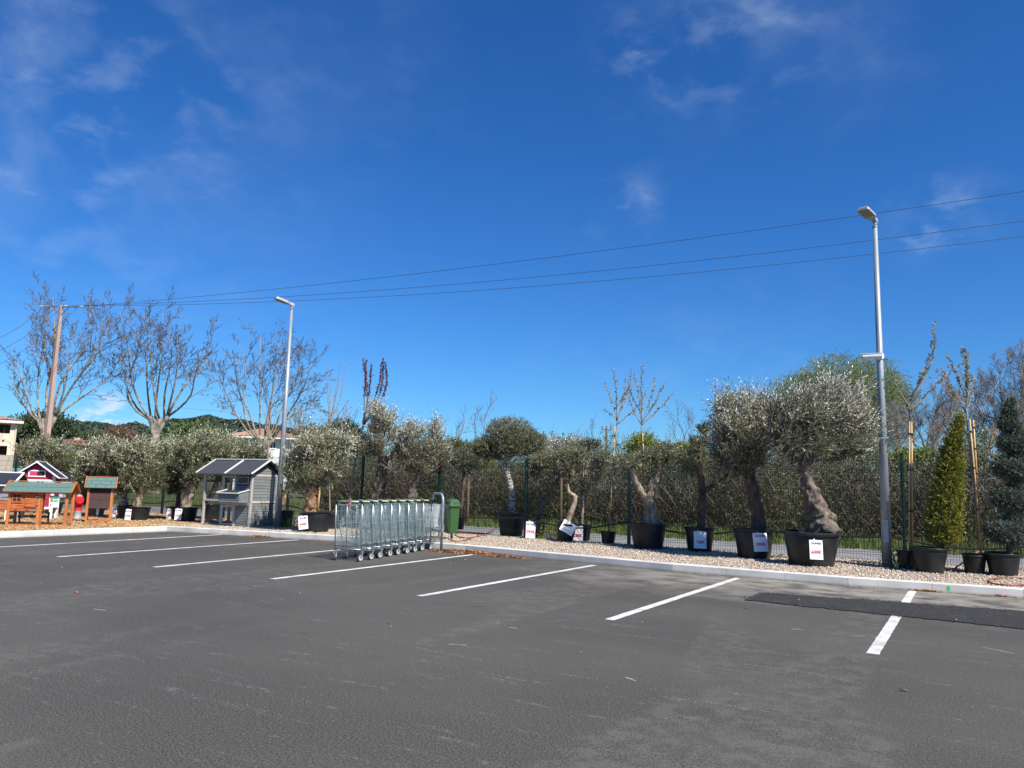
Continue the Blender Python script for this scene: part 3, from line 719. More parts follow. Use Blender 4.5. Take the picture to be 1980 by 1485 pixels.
b = MB(); b.tube([tuple(L2*(.1+.02*sin(k*1.7))+Vector((0, .01*cos(k*1.7), Hr+.03-.012*k))) for k in range(12)], .007, 5); b.build('chain', M_STEEL, cr)
b = MB(); a = V3(G(825, 1052), 818, 975); bb_ = V3(G(850, 1050), 851, 978)
sb = thing('sign_board', 'blank pale grey board standing behind the trolleys beside the tube rail', 'board', (a.x, a.y, .1)); dx = bb_-a; hh = a.z-.1
b = MB(); b.beam((0, 0, hh-.26), tuple(Vector((dx.x, dx.y, 0))+Vector((0, 0, hh-.26))), .012, .52); b.build('panel', mat('pale_grey_panel', (.42, .44, .49), .55), sb)
for s in (.05, .95):
    MB().beam((dx.x*s, dx.y*s+.02, 0), (dx.x*s, dx.y*s+.02, hh-.02), .03, .03, (0, 1, 0)).build('leg', M_STEEL, sb)

# green litter bin on a short post
bb = G(872, 1043, .1); bn = thing('litter_bin', 'moss green plastic litter bin with domed lid beside the tube rail', 'bin', bb, R(-28))
s_ = mpp(bb); Hb = (1043-965)*s_; z0 = .14
M_BIN = mat('bin_green', (.040, .100, .032), .38, var=.2, vscale=3); b = MB()
prof = []
def rrect(w, d, r, z, n=4):
    o = []
    for cx, cy, a0 in ((w-r, d-r, 0), (-(w-r), d-r, pi/2), (-(w-r), -(d-r), pi), (w-r, -(d-r), 1.5*pi)):
        o += [(cx+r*cos(a0+pi/2*k/n), cy+r*sin(a0+pi/2*k/n), z) for k in range(n+1)]
    return o
def loft(b, rings):
    k = len(rings[0]); vs = [v for r_ in rings for v in r_]
    b.add(vs, [(i*k+j, i*k+(j+1) % k, (i+1)*k+(j+1) % k, (i+1)*k+j) for i in range(len(rings)-1) for j in range(k)]+[tuple(range(k-1, -1, -1)), tuple((len(rings)-1)*k+j for j in range(k))])
loft(b, [rrect(.125, .11, .05, .0+z0), rrect(.13, .115, .05, .03+z0), rrect(.165, .145, .06, .60+z0), rrect(.172, .15, .06, .62+z0)]); b.build('body', M_BIN, bn, smooth=False, bevel=.004)
b = MB(); loft(b, [rrect(.19, .17, .07, .61+z0), rrect(.195, .175, .07, .65+z0), rrect(.18, .16, .07, .67+z0), rrect(.17, .15, .08, .73+z0), rrect(.13, .12, .08, .78+z0), rrect(.06, .06, .05, .80+z0)]); b.build('lid', M_BIN, bn, bevel=.004)
for sx in (-.085, 0, .085): MB().beam((sx, -.122, .05+z0), (sx, -.146, .58+z0), .022, .008, (0, 1, 0)).build('rib', M_BIN, bn)
pv = Matrix.Rotation(R(28), 3, 'Z') @ HF*.19; MB().cyl((pv.x, pv.y, 0), (pv.x, pv.y, .62), .03, n=12).build('post', M_STEELP, bn, smooth=True)
MB().box((pv.x*.85, pv.y*.85, .58), (.06, .06, .06)).build('bracket', M_STEEL, bn)
bg_ = G(862, 1051, .0); b = MB()
# ================================================================ PLANT TOOLKIT
from mathutils import noise as mn
def nrm(a): return a/(np.linalg.norm(a, axis=-1, keepdims=True)+1e-9)
def twig_leaves(P, D, L, nl, ll, lw, spread, rg, droop=0.0, face=None, flip=None):
    """P,D (n,3) twig starts and directions; L (n,) lengths -> leaf quads (n*nl*4,3)"""
    n = len(P); t = (np.arange(nl)+.6)/nl
    r = rg.normal(0, 1, (n, nl, 3)); Dn = D[:, None, :]
    perp = nrm(r-(r*Dn).sum(-1, keepdims=True)*Dn)
    pos = P[:, None]+Dn*(L[:, None]*t[None])[..., None]+perp*.004
    pos[..., 2] -= droop*(t[None]**2)*L[:, None]
    ld = nrm(Dn*.85+perp*spread+rg.normal(0, .12, (n, nl, 3)))
    w = nrm(np.cross(ld, rg.normal(0, 1, (n, nl, 3))))
    if face is not None:              # upper side of each leaf looks up and out; flipped twigs show their pale undersides
        nrm_ = np.cross(w, ld); sg = np.sign((nrm_*face[:, None, :]).sum(-1, keepdims=True)); sg[sg == 0] = 1
        w = w*sg*np.where(flip, -1, 1)[:, None, None]
    l = (ll*rg.uniform(.7, 1.25, (n, nl, 1))); ww = lw*.5*rg.uniform(.8, 1.2, (n, nl, 1))
    return np.stack([pos, pos+ld*l*.5+w*ww, pos+ld*l, pos+ld*l*.5-w*ww], 2).reshape(-1, 3)
def sticks(A, B, r0, r1):
    """three sided tapering sticks A->B as quads"""
    d = nrm(B-A); a = np.where(np.abs(d[:, 2:3]) < .9, [[0, 0, 1.]], [[1., 0, 0]]); u = nrm(np.cross(d, a)); w = np.cross(d, u)
    out = []
    R0 = np.broadcast_to(np.asarray(r0, float).reshape(-1, 1), (len(A), 1)); R1 = np.broadcast_to(np.asarray(r1, float).reshape(-1, 1), (len(A), 1))
    for k in range(3):
        a0, a1 = 2*pi*k/3, 2*pi*(k+1)/3
        e0 = u*cos(a0)+w*sin(a0); e1 = u*cos(a1)+w*sin(a1)
        out.append(np.stack([A+e0*R0, A+e1*R0, B+e1*R1, B+e0*R1], 1))
    return np.concatenate(out).reshape(-1, 3)
def gapnoise(P, f, seed):
    s = seed*1.37; x, y, z = P[:, 0]*f+s, P[:, 1]*f-s, P[:, 2]*f+s*.5
    return (np.sin(x*1.3+np.sin(y*1.7+s))+np.sin(y*1.1+np.sin(z*1.9))+np.sin(z*1.5+np.sin(x*2.1+1))+.6*np.sin(x*3.3+y*2.7)+.6*np.sin(z*3.7-x*2.9))/4.2
def crown_pts(blobs, n, rg, shell=.45):
    """blobs: list (c, (rx,ry,rz), weight) -> P, outward dir"""
    w = np.array([b[2] for b in blobs], float); cnt = np.maximum(1, (w/w.sum()*n).astype(int)); Ps = []; Os = []
    for b, k in zip(blobs, cnt):
        d = nrm(rg.normal(0, 1, (k, 3))); r = rg.random((k, 1))**shell
        Ps.append(np.array(b[0])+d*r*np.array(b[1])); Os.append(nrm(d*r/np.array(b[1])))
    return np.concatenate(Ps), np.concatenate(Os)
def spine(pts, step=.04):
    out = []
    P = [np.array(p, float) for p in pts]
    for i in range(len(P)-1):
        p0, p1, p2, p3 = P[max(i-1, 0)], P[i], P[i+1], P[min(i+2, len(P)-1)]
        n = max(1, int(np.linalg.norm(p2[:3]-p1[:3])/step))
        for k in range(n):
            t = k/n; out.append(.5*((2*p1)+(p2-p0)*t+(2*p0-5*p1+4*p2-p3)*t*t+(3*p1-p0-3*p2+p3)*t**3))
    out.append(P[-1]); return out
def knob_trunk(mb, pts, amp=.2, freq=6, n=18, step=.03, seed=0, flare=0.0):
    """pts rows (x,y,z,r)"""
    S = spine(pts, step); vs = []; prev = None; k = len(S)
    for i, q in enumerate(S):
        p = Vector(q[:3]); r = max(q[3], .004); t = Vector(S[min(i+1, k-1)][:3])-Vector(S[max(i-1, 0)][:3]); t.normalize()
        if prev is None: u = t.cross(Vector((0, 1, .1))).normalized()
        else: u = (prev-t*prev.dot(t)).normalized()
        prev = u; w = t.cross(u)
        for j in range(n):
            a = 2*pi*j/n; d = u*cos(a)+w*sin(a); s = p+d*r
            f = 1+amp*(mn.noise(s*freq+Vector((seed, seed*2, 0)))*1.3+.6*mn.noise(s*freq*2.6+Vector((seed, 0, 3))))
            f += flare*math.exp(-i*step/.10)*(.5+.5*cos(a*4+seed))
            vs.append(p+d*r*max(.35, f))
    fs = [(i*n+j, i*n+(j+1) % n, (i+1)*n+(j+1) % n, (i+1)*n+j) for i in range(k-1) for j in range(n)]
    fs += [tuple(range(n-1, -1, -1)), tuple((k-1)*n+j for j in range(n))]
    mb.add(vs, fs)
def limb(mb, a, b, r0, r1, rg, bend=.12, n=7, segs=5):
    a = np.array(a, float); b = np.array(b, float); L = np.linalg.norm(b-a); off_ = rg.normal(0, bend*L, 3); off2 = rg.normal(0, bend*L*.4, 3)
    pts = [tuple(a+(b-a)*t+off_*sin(pi*t)+off2*sin(2*pi*t)) for t in np.linspace(0, 1, segs+1)]
    mb.tube(pts, [r0+(r1-r0)*t for t in np.linspace(0, 1, segs+1)], n); return pts

def text_obj(body, size, m, parent, mtx, name='writing', bold=.0, align='CENTER'):
    cu = bpy.data.curves.new('writing', 'FONT'); cu.body = body; cu.size = size; cu.align_x = align; cu.align_y = 'CENTER'; cu.extrude = .0012; cu.offset = bold; cu.resolution_u = 2
    o = bpy.data.objects.new('tmp', cu); COL.objects.link(o); bpy.context.view_layer.update()
    me = bpy.data.meshes.new_from_object(o.evaluated_get(bpy.context.evaluated_depsgraph_get())); bpy.data.objects.remove(o)
    me.materials.clear(); me.materials.append(m)
    n = bpy.data.objects.new(name, me); COL.objects.link(n); n.parent = parent; n.matrix_local = mtx; return n

def make_pot(root, rt, h, tilt=(0, 0), handles=True, name='pot', oval=1.0):
    rb = rt*.78; b = MB()
    b.X = Matrix.Rotation(tilt[0], 4, 'X') @ Matrix.Rotation(tilt[1], 4, 'Y')
    prof = [(rb*.9, 0), (rb, .012), (rb+(rt-rb)*.18, h*.2), (rb+(rt-rb)*.35, h*.38), (rb+(rt-rb)*.55, h*.56), (rb+(rt-rb)*.8, h*.80), (rt*.955, h*.86), (rt*.955, h*.93)]
    b.lathe(prof+[(rt*.93, h*.93), (rt*.90, h*.80), (0.001, h*.80)], n=48, cap=False, sy=oval)
    for k in range(3):
        z = h*(.2+.2*k); r_ = rb+(rt-rb)*(z/h)*1.0+.002
    sd = rt*77+h*31
    def wob(q):
        a = math.atan2(q[1], q[0]); f = 1+.018*sin(2*a+sd)+.010*sin(3*a+sd*2+q[2]*6)+.006*mn.noise(Vector((q[0]*9+sd, q[1]*9, q[2]*7)))*2+(.006*abs(sin(a*12)) if q[2] < h*.8 else 0)
        return (q[0]*f, q[1]*f, q[2]+(.010*sin(a+sd) if q[2] > h*.5 else 0))
    b.v = [wob(q) for q in b.v]
    p = b.build(name, M_BLKPL, root, smooth=True)
    md = p.modifiers.new('edge', 'EDGE_SPLIT'); md.split_angle = R(40)
    q = MB(); q.X = b.X
    q.lathe([(rt*.94, h*.90), (rt*1.03, h*.905), (rt*1.05, h*.93), (rt*1.05, h*.985), (rt*1.03, h), (rt*.93, h), (rt*.93, h*.91)], n=36, cap=False, sy=oval)
    if handles:
        for a in (.3, .3+pi):
            c = Vector((rt*1.04*cos(a), rt*1.04*sin(a)*oval, h*.93)); t = Vector((-sin(a), cos(a), 0)); o_ = Vector((cos(a), sin(a), 0))
            q.tube([c-t*.07, c-t*.05+o_*.03, c+t*.05+o_*.03, c+t*.07], .008, 6)
    q.v = [wob(v_) for v_ in q.v]
    rm = q.build('rim', M_BLKPL, p, smooth=True); md = rm.modifiers.new('edge', 'EDGE_SPLIT'); md.split_angle = R(35)
    s = MB(); s.X = b.X; rg = np.random.default_rng(int(rt*1000)); n = 24
    vs = [(0, 0, h*.86)]; 
    for rr_ in (.35, .7, .945):
        vs += [(rt*rr_*cos(2*pi*j/n), rt*rr_*sin(2*pi*j/n)*oval, h*(.84+(.03*rg.random() if rr_ < .9 else 0))) for j in range(n)]
    fs = [(0, 1+j, 1+(j+1) % n) for j in range(n)]+[(1+i*n+j, 1+(i+1)*n+j, 1+(i+1)*n+(j+1) % n, 1+i*n+(j+1) % n) for i in range(2) for j in range(n)]
    s.add(vs, fs); s.build('soil', M_SOIL, root, smooth=True)
    return p
ROTC = Matrix((HR, Vector((0, 0, 1)), -HF)).transposed()        # local x right, y up, z towards the viewer
def make_sign(root, base, px0, px1, py0, py1, price, front, head='OLIVIER', roll=0.0, lean=.10, creased=False, ps=1.0):
    s = mpp(base)*(1-front/depth(base)); w = (px1-px0)*s; h = (py1-py0)*s
    c = V3(Vector((base[0], base[1], 0))-HF*front, (px0+px1)/2, (py0+py1)/2)-Vector(root.location)
    mtx = Matrix.Translation(c) @ ROTC.to_4x4() @ Matrix.Rotation(roll, 4, 'Z') @ Matrix.Rotation(lean, 4, 'X')
    b = MB(); nx, ny = 6, 8; vs = []
    rr_ = random.Random(px0)
    for k, zz in ((0, 0), (1, -.003)):
        for j in range(ny+1):
            for i in range(nx+1):
                x = (i/nx-.5)*w; y = (j/ny-.5)*h; vs.append((x, y, zz-.25*(x*x)/w*2*.2+(.006*sin(x*40+y*25) if creased else .001*sin(y*30))))
    N1 = (nx+1)*(ny+1); fs = []
    for o_ in (0, N1):
        for j in range(ny):
            for i in range(nx):
                a = o_+j*(nx+1)+i; f = (a, a+1, a+nx+2, a+nx+1); fs.append(f if o_ == 0 else f[::-1])
    b.add(vs, fs); card = b.build('price_sign', M_WHITE, root, smooth=True); card.matrix_local = mtx
    if head: text_obj(head, h*.155, M_INK, card, Matrix.Translation((w*.02, h*.33, .006)), bold=.0006)
    if price: text_obj(price, h*.24*ps, M_RED, card, Matrix.Translation((0, -h*.12, .006)), bold=.0014)
    cl_ = MB(); cl_.box((-w*.15, h*.52, .004), (.03, .025, .008)); cl_.build('clip', M_WHITEP, card)
    return card
OG = 'potted olive trees lined up along the fence'
def potted(name, label, cat, px, potw, pottop, trunks, blobs, style, group=OG, tilt=(0, 0), signs=(), seed=1, limbr=.02, sub=8, wz=.1, noauto=False, lift=None, clump=0, spray=.0, depth_r=None, hollow=0.0, mid=None, oval=1.0):
    base = G(px[0], px[1], wz); s = mpp(base); rt = potw*s/2/1.05; h = (px[1]-pottop)*s*.97
    base = base+HF*(rt*.75); base.z = wz; s = mpp(base)
    root = thing(name, label, cat, base, 0, group)
    rg = np.random.default_rng(seed)
    make_pot(root, rt, h, tilt, oval=oval)
    for (x0, x1, y0, y1, price, kw) in signs: make_sign(root, base, x0, x1, y0, y1, price, rt*1.02+.02, **kw)
    def loc(p): return V3(base, p[0], p[1])-base+HF*(p[3] if len(p) > 3 else 0)
    tb = MB(); tops = []
    for kt, (pts, amp, fr, bark) in enumerate(trunks):
        rows = [(*loc((p[0], p[1], 0, p[3] if len(p) > 3 else 0)), p[2]) for p in pts]
        if kt == 0: rows[0] = (rows[0][0], rows[0][1], h*.80, rows[0][3])
        knob_trunk(tb, rows, amp, fr, 18, .035, seed+kt, flare=.25 if kt == 0 else 0)
        tops.append((rows[-1], bark))
    t = tb.build('trunk', trunks[0][3], root, smooth=True)
    B3 = []
    for bl in blobs:
        c = loc((bl[0], bl[1], 0, bl[5] if len(bl) > 5 else 0)); rx, rz = bl[2]*s, bl[3]*s; ry = (depth_r or 1.0)*rx
        B3.append((np.array(c), (rx, ry, rz), bl[4]))
    # limbs from the nearest trunk end into every clump
    if clump:
        nb = []
        for c, r3, wgt in B3:
            nb.append((c, tuple(q*.78 for q in r3), wgt*.7))
            for k in range(clump):
                d = nrm(rg.normal(0, 1, 3)); nb.append((c+d*np.array(r3)*rg.uniform(.55, .95), tuple(q*rg.uniform(.28, .46) for q in r3), wgt*.28))
        BL = nb
    else: BL = B3
    lb = MB(); bark = trunks[-1][3]; st = []
    for c, r3, wgt in (B3 if not noauto else []):
        e = min(tops, key=lambda q: np.linalg.norm(np.array(q[0][:3])-c))[0]
        low = c-np.array([0, 0, r3[2]*.35]); P_ = limb(lb, e[:3], low, min(limbr*1.5, e[3]*.8), limbr*.7, rg, .10)
        for k in range(sub):
            d = nrm(rg.normal(0, 1, 3)+[0, 0, .5]); tgt = c+d*np.array(r3)*rg.uniform(.55, .95); limb(lb, P_[rg.integers(2, 6)], tgt, limbr*.5, .004, rg, .12, 5, 4)
    if not noauto: lb.build('limb', bark, root, smooth=True)
    # foliage
    n, nl, ll, lw, spread, tl, up, wind, mats_, gapf, gap, shell, stickm = style
    P_, O_ = crown_pts(BL, n, rg, shell)
    keep = gapnoise(P_, gapf, seed) > gap; P_, O_ = P_[keep], O_[keep]
    D_ = nrm(O_*.75+np.array(up)+np.array(wind)+rg.normal(0, .38, P_.shape))
    L_ = tl*rg.uniform(.5, 1.3, len(P_)); sp_ = (rg.random(len(P_)) < spray) & (D_[:, 2] > .2); L_[sp_] *= rg.uniform(1.5, 2.1, sp_.sum())
    P_ = P_-D_*(L_*.35)[:, None]
    fl = None; fc = None
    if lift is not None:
        v_ = P_ @ np.array(lift); lo, hi = np.percentile(v_, 20), np.percentile(v_, 92); q_ = np.clip((v_-lo)/(hi-lo), 0, 1); fl = rg.random(len(P_)) < .06+.88*q_**1.6  # wind-turned pale undersides massed high, so colour imitates sunlit tops and shaded base
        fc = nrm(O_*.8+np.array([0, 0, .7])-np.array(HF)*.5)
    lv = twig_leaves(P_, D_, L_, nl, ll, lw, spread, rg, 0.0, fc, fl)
    if len(mats_) > 1:                # second leaf material on a random share of the twigs
        mi = np.repeat((rg.random(len(P_)) < mats_[2]).astype(int), nl)
        np_mesh('crown', lv, 4, [mats_[0], mats_[1]], root, mi=mi)
    else: np_mesh('crown', lv, 4, mats_[0], root)
    np_mesh('twigs', sticks(P_, P_+D_*L_[:, None], .0028, .0012), 4, stickm, root)
    return root, base
# style: twigs, leaves per twig, leaf length, width, spread, twig length, up, wind, (mat, mat2, share), gap freq, gap threshold, shell, twig mat
RW = tuple(HR*.55)
def S(n=2600, nl=14, ll=.052, lw=.014, sp=.55, tl=.32, up=(0, 0, .75), wind=(0, 0, 0), m=(M_OLIVE, M_OLIVES, .4), gf=3.0, gap=-.45, shell=.45, sm_=M_TWIGG):
    return (n, nl, ll, lw, sp, tl, up, wind, m, gf, gap, shell, sm_)

# ---- right-hand row
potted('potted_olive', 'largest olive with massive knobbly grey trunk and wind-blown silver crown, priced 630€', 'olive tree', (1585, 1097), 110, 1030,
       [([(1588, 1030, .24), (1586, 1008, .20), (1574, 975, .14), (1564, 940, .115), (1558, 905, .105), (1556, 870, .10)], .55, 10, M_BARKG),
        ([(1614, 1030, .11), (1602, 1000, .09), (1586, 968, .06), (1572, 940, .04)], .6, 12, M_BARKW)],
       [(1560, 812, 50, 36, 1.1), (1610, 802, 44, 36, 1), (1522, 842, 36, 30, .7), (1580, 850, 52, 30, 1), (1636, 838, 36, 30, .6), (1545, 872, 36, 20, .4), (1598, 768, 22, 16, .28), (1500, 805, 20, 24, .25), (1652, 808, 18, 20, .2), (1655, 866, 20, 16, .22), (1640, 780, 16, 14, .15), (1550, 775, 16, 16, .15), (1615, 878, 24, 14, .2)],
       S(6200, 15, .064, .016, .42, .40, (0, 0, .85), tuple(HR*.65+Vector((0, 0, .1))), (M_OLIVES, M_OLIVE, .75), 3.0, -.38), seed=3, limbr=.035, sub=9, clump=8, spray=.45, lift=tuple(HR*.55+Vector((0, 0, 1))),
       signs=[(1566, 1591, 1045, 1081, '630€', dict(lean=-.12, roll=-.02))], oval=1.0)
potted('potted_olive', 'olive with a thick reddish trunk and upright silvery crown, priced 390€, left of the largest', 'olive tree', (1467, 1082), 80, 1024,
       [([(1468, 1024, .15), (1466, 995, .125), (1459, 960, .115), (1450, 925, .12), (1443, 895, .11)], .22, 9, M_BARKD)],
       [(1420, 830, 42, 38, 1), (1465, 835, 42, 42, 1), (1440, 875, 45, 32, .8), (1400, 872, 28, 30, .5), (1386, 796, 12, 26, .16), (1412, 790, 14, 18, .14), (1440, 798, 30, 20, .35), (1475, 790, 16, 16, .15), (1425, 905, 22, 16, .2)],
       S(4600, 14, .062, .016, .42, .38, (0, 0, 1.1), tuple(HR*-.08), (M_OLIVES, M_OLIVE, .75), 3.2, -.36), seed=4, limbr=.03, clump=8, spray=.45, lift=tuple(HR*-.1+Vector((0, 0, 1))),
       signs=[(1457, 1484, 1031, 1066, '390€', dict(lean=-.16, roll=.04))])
PAD = S(1500, 12, .034, .013, .8, .16, (0, 0, .55), (0, 0, 0), (M_PADLEAF, M_OLIVEG, .5), 4, -.5, .5)
potted('potted_olive', 'dark-trunked cloud-pruned olive, priced 120€, between the 390€ olive and the forked stump olive', 'olive tree', (1358, 1068), 60, 1020,
       [([(1357, 1020, .10), (1357, 990, .085), (1358, 955, .075), (1355, 925, .07), (1352, 900, .045), (1356, 868, .035)], .2, 9, M_BARKD),
        ([(1358, 955, .05), (1375, 940, .045), (1398, 925, .035), (1412, 912, .03)], .15, 9, M_BARKD)],
       [(1358, 856, 30, 9, .8), (1361, 830, 13, 8, .35), (1338, 905, 28, 15, .7), (1400, 900, 32, 22, .9), (1325, 880, 24, 13, .5)],
       PAD, seed=5, limbr=.02, signs=[(1342, 1366, 1028, 1060, '120€', dict(lean=-.12, creased=True, head='', roll=-.02))])
potted('potted_olive', 'gnarled stump olive with a swollen twisted trunk and two forked arms under flat leaf pads', 'olive tree', (1258, 1063), 74, 1014,
       [([(1262, 1016, .17), (1260, 1000, .13), (1256, 975, .115), (1255, 960, .10), (1262, 940, .085), (1274, 918, .06), (1276, 900, .045)], .42, 10, M_BARKW),
        ([(1252, 968, .08), (1240, 950, .065), (1228, 925, .055), (1222, 905, .045)], .3, 10, M_BARKG),
        ([(1266, 965, .05), (1270, 945, .04), (1268, 930, .02)], .3, 12, M_BARKW)],
       [(1215, 893, 38, 12, 1), (1262, 880, 34, 11, .9), (1290, 870, 26, 12, .6), (1278, 893, 20, 10, .4)],
       PAD, seed=6, limbr=.025)
potted('potted_tree', 'umbrella-shaped clipped tree with a speckled curved trunk in a wide black tub', 'topiary tree', (988, 1037), 58, 991,
       [([(989, 993, .10), (990, 960, .085), (986, 935, .075), (978, 905, .07), (974, 888, .065)], .16, 12, M_BARKS),
        ([(976, 895, .05), (990, 882, .05), (1010, 870, .04)], .1, 9, M_BARKG)],
       [(986, 838, 48, 30, 1.6), (948, 862, 32, 20, .9), (1022, 858, 34, 24, 1), (985, 862, 45, 22, 1.2), (932, 872, 15, 12, .3), (1042, 862, 14, 18, .3)],
       S(5200, 12, .036, .014, .9, .15, (0, 0, .45), (0, 0, 0), (M_GLOBE, M_OLIVEG, .25), 5, -.72, .42), group=None, seed=7, limbr=.03, sub=12)
potted('potted_olive', 'small thin-forked olive in the pot with the 290€ sign, beside the fence post', 'olive tree', (1036, 1042), 38, 1009,
       [([(1038, 1010, .07), (1043, 990, .06), (1048, 970, .055)], .2, 10, M_BARKG), ([(1048, 972, .04), (1042, 950, .035), (1038, 925, .032), (1039, 912, .03)], .2, 12, M_BARKW),
        ([(1048, 972, .05), (1062, 955, .045), (1075, 935, .04), (1082, 920, .035)], .15, 9, M_BARKG)],
       [(1045, 893, 24, 14, .8), (1080, 905, 26, 18, .9), (1068, 885, 18, 12, .4), (1035, 915, 12, 12, .25)], PAD, seed=8, limbr=.015,
       signs=[(1017, 1035, 1009, 1040, '290€', dict(lean=-.1, roll=-.03, ps=1.05))])
potted('potted_olive', 'leaning pale-stemmed olive in a tipped pot with a blank white board on its rim', 'olive tree', (1092, 1048), 40, 1011, 
       [([(1096, 1012, .075), (1102, 995, .07), (1110, 975, .065), (1112, 958, .055)], .16, 10, M_BARKW), ([(1112, 960, .045), (1100, 950, .04), (1097, 930, .032), (1096, 920, .03)], .25, 12, M_BARKW)],
       [(1098, 900, 24, 18, .9), (1115, 880, 28, 16, .8), (1082, 880, 16, 12, .4), (1108, 925, 18, 12, .4)], PAD, seed=9, tilt=(0, R(9)), limbr=.015,
       signs=[(1085, 1112, 1009, 1031, '', dict(lean=-.1, head='', roll=-.5))])
potted('potted_olive', 'straight pale-stemmed olive with a bare diagonal limb, creased 230€ sign on its pot', 'olive tree', (1128, 1046), 34, 1014,
       [([(1124, 1014, .055), (1125, 990, .05), (1126, 960, .045), (1124, 935, .042), (1130, 912, .040), (1138, 895, .038), (1143, 876, .035)], .12, 10, M_BARKW),
        ([(1131, 918, .03), (1142, 910, .028), (1153, 903, .025)], .1, 10, M_BARKW)],
       [(1140, 862, 24, 12, 1), (1165, 895, 20, 18, .8), (1118, 872, 18, 12, .5), (1100, 868, 14, 10, .3), (1150, 930, 22, 22, .5), (1128, 945, 14, 14, .3)], PAD, seed=10, limbr=.012,
       signs=[(1108, 1127, 1017, 1047, '230€', dict(lean=-.1, creased=True, head='', roll=0))])
# ---- behind the trolleys and left lamp
potted('potted_olive', 'broad grey-green olive with shaggy fibrous orange trunk base in a tilted tub, sign hanging askew', 'olive tree', (606, 1030), 60, 990,
       [([(602, 992, .18), (602, 970, .15), (605, 950, .13), (608, 930, .12), (606, 900, .10)], .4, 12, mat('fibrous_bark', (.34, .19, .09), .95, col2=(.12, .07, .04), vscale=20, bump=.02, bscale=30, stretch=(1, 1, .3)))],
       [(605, 870, 48, 34, 1.2), (570, 900, 34, 38, .9), (640, 895, 40, 32, 1), (600, 920, 46, 26, .9), (660, 860, 26, 20, .4), (560, 940, 20, 20, .3), (630, 845, 30, 18, .4)],
       S(3200, 13, .060, .015, .5, .36, (0, 0, .5), tuple(HR*.35), (M_OLIVE, M_OLIVEG, .5), 2.6, -.38), seed=12, limbr=.03, clump=6, lift=(0, 0, 1), spray=.15, tilt=(0, R(-5)),
       signs=[(577, 595, 998, 1023, '440€', dict(lean=-.12, roll=.16))])
potted('potted_olive', 'olive with a leaning hollowed trunk and tall silver crown rising behind the trolley row', 'olive tree', (734, 1026), 56, 985,
       [([(733, 990, .19), (731, 960, .17), (735, 930, .15), (740, 900, .14), (742, 880, .13)], .3, 8, M_BARKG), ([(742, 890, .05), (741, 875, .04), (740, 865, .035)], .2, 10, M_CANE)],
       [(738, 815, 30, 30, 1), (745, 850, 38, 28, 1), (720, 865, 30, 20, .5), (765, 880, 24, 20, .4)], S(2100, 13, .058, .015, .5, .33, (0, 0, .9), tuple(HR*.15), (M_OLIVES, M_OLIVE, .75), 3, -.45), seed=13, limbr=.03, clump=6, lift=(0, 0, 1), spray=.2)
potted('potted_olive', 'olive with a short forked black-and-pale trunk and wide feathery crown above the far trolleys', 'olive tree', (800, 1030), 56, 988,
       [([(798, 990, .16), (796, 970, .14), (798, 950, .12), (796, 930, .13)], .4, 9, M_BARKG), ([(797, 945, .08), (806, 930, .08), (810, 915, .07)], .3, 9, M_BARKD)],
       [(790, 850, 34, 28, 1), (815, 875, 38, 30, 1), (840, 865, 30, 30, .8), (780, 885, 30, 24, .6), (800, 905, 46, 20, .6), (838, 830, 14, 18, .2), (862, 885, 18, 26, .4)],
       S(2900, 13, .058, .015, .5, .35, (0, 0, .8), tuple(HR*.25), (M_OLIVES, M_OLIVE, .75), 3, -.42), seed=14, limbr=.03, clump=6, lift=(0, 0, 1), spray=.2)
potted('potted_olive', 'dark rounded olive on a thin stem standing in the small pot behind the litter bin', 'olive tree', (884, 1024), 30, 1000,
       [([(890, 1003, .05), (893, 970, .045), (896, 935, .04), (897, 915, .035)], .1, 8, M_BARKD)],
       [(893, 888, 30, 20, 1), (870, 885, 18, 14, .4), (915, 895, 18, 12, .4)], S(1500, 12, .04, .015, .8, .18, (0, 0, .4), (0, 0, 0), (M_PADLEAF, M_GLOBE, .3), 4, -.5), seed=15, limbr=.015)
# ---- left row of wind-blown olives
LS = S(3000, 13, .072, .019, .45, .42, (0, 0, .55), tuple(HR*.6), (M_OLIVEG, M_OLIVE, .3), 2.6, -.36)
def left_olive(label, px, potw, pottop, trunk, bark, blobs, seed, signs=(), st=LS):
    return potted('potted_olive', label, 'olive tree', px, potw, pottop, [(trunk, .2, 9, bark)], blobs, st, seed=seed, signs=signs, limbr=.03, clump=5, lift=(0, 0, 1), spray=.15)
left_olive('wind-swept olive rising behind the red hutch, leftmost of the olive row', (95, 995), 34, 971, [(95, 973, .12), (92, 950, .10), (90, 925, .09)], M_BARKG,
           [(62, 880, 32, 22, 1), (95, 870, 32, 28, 1), (120, 890, 26, 26, .8), (85, 905, 38, 22, .8)], 31)
left_olive('wind-swept olive with its pot half hidden behind the red hydrant', (178, 1000), 34, 975, [(180, 980, .12), (176, 955, .10), (174, 930, .09)], M_BARKG,
           [(170, 920, 34, 26, 1), (185, 885, 32, 30, .8), (165, 950, 26, 20, .8), (200, 905, 24, 26, .6)], 32, [(186, 191, 984, 996, '', dict(head='', lean=-.1))])
left_olive('wind-swept olive with a black-blotched trunk, just right of the small green-roofed frame', (236, 1004), 34, 977, [(240, 978, .12), (238, 962, .11), (237, 945, .10), (232, 925, .09)], M_BARKS,
           [(210, 880, 32, 30, 1), (190, 860, 24, 18, .4), (232, 905, 30, 28, 1), (215, 930, 28, 20, .6), (240, 938, 24, 14, .5)], 33, [(216, 225, 981, 1000, '190€', dict(head='OLIVIER', lean=-.1))])
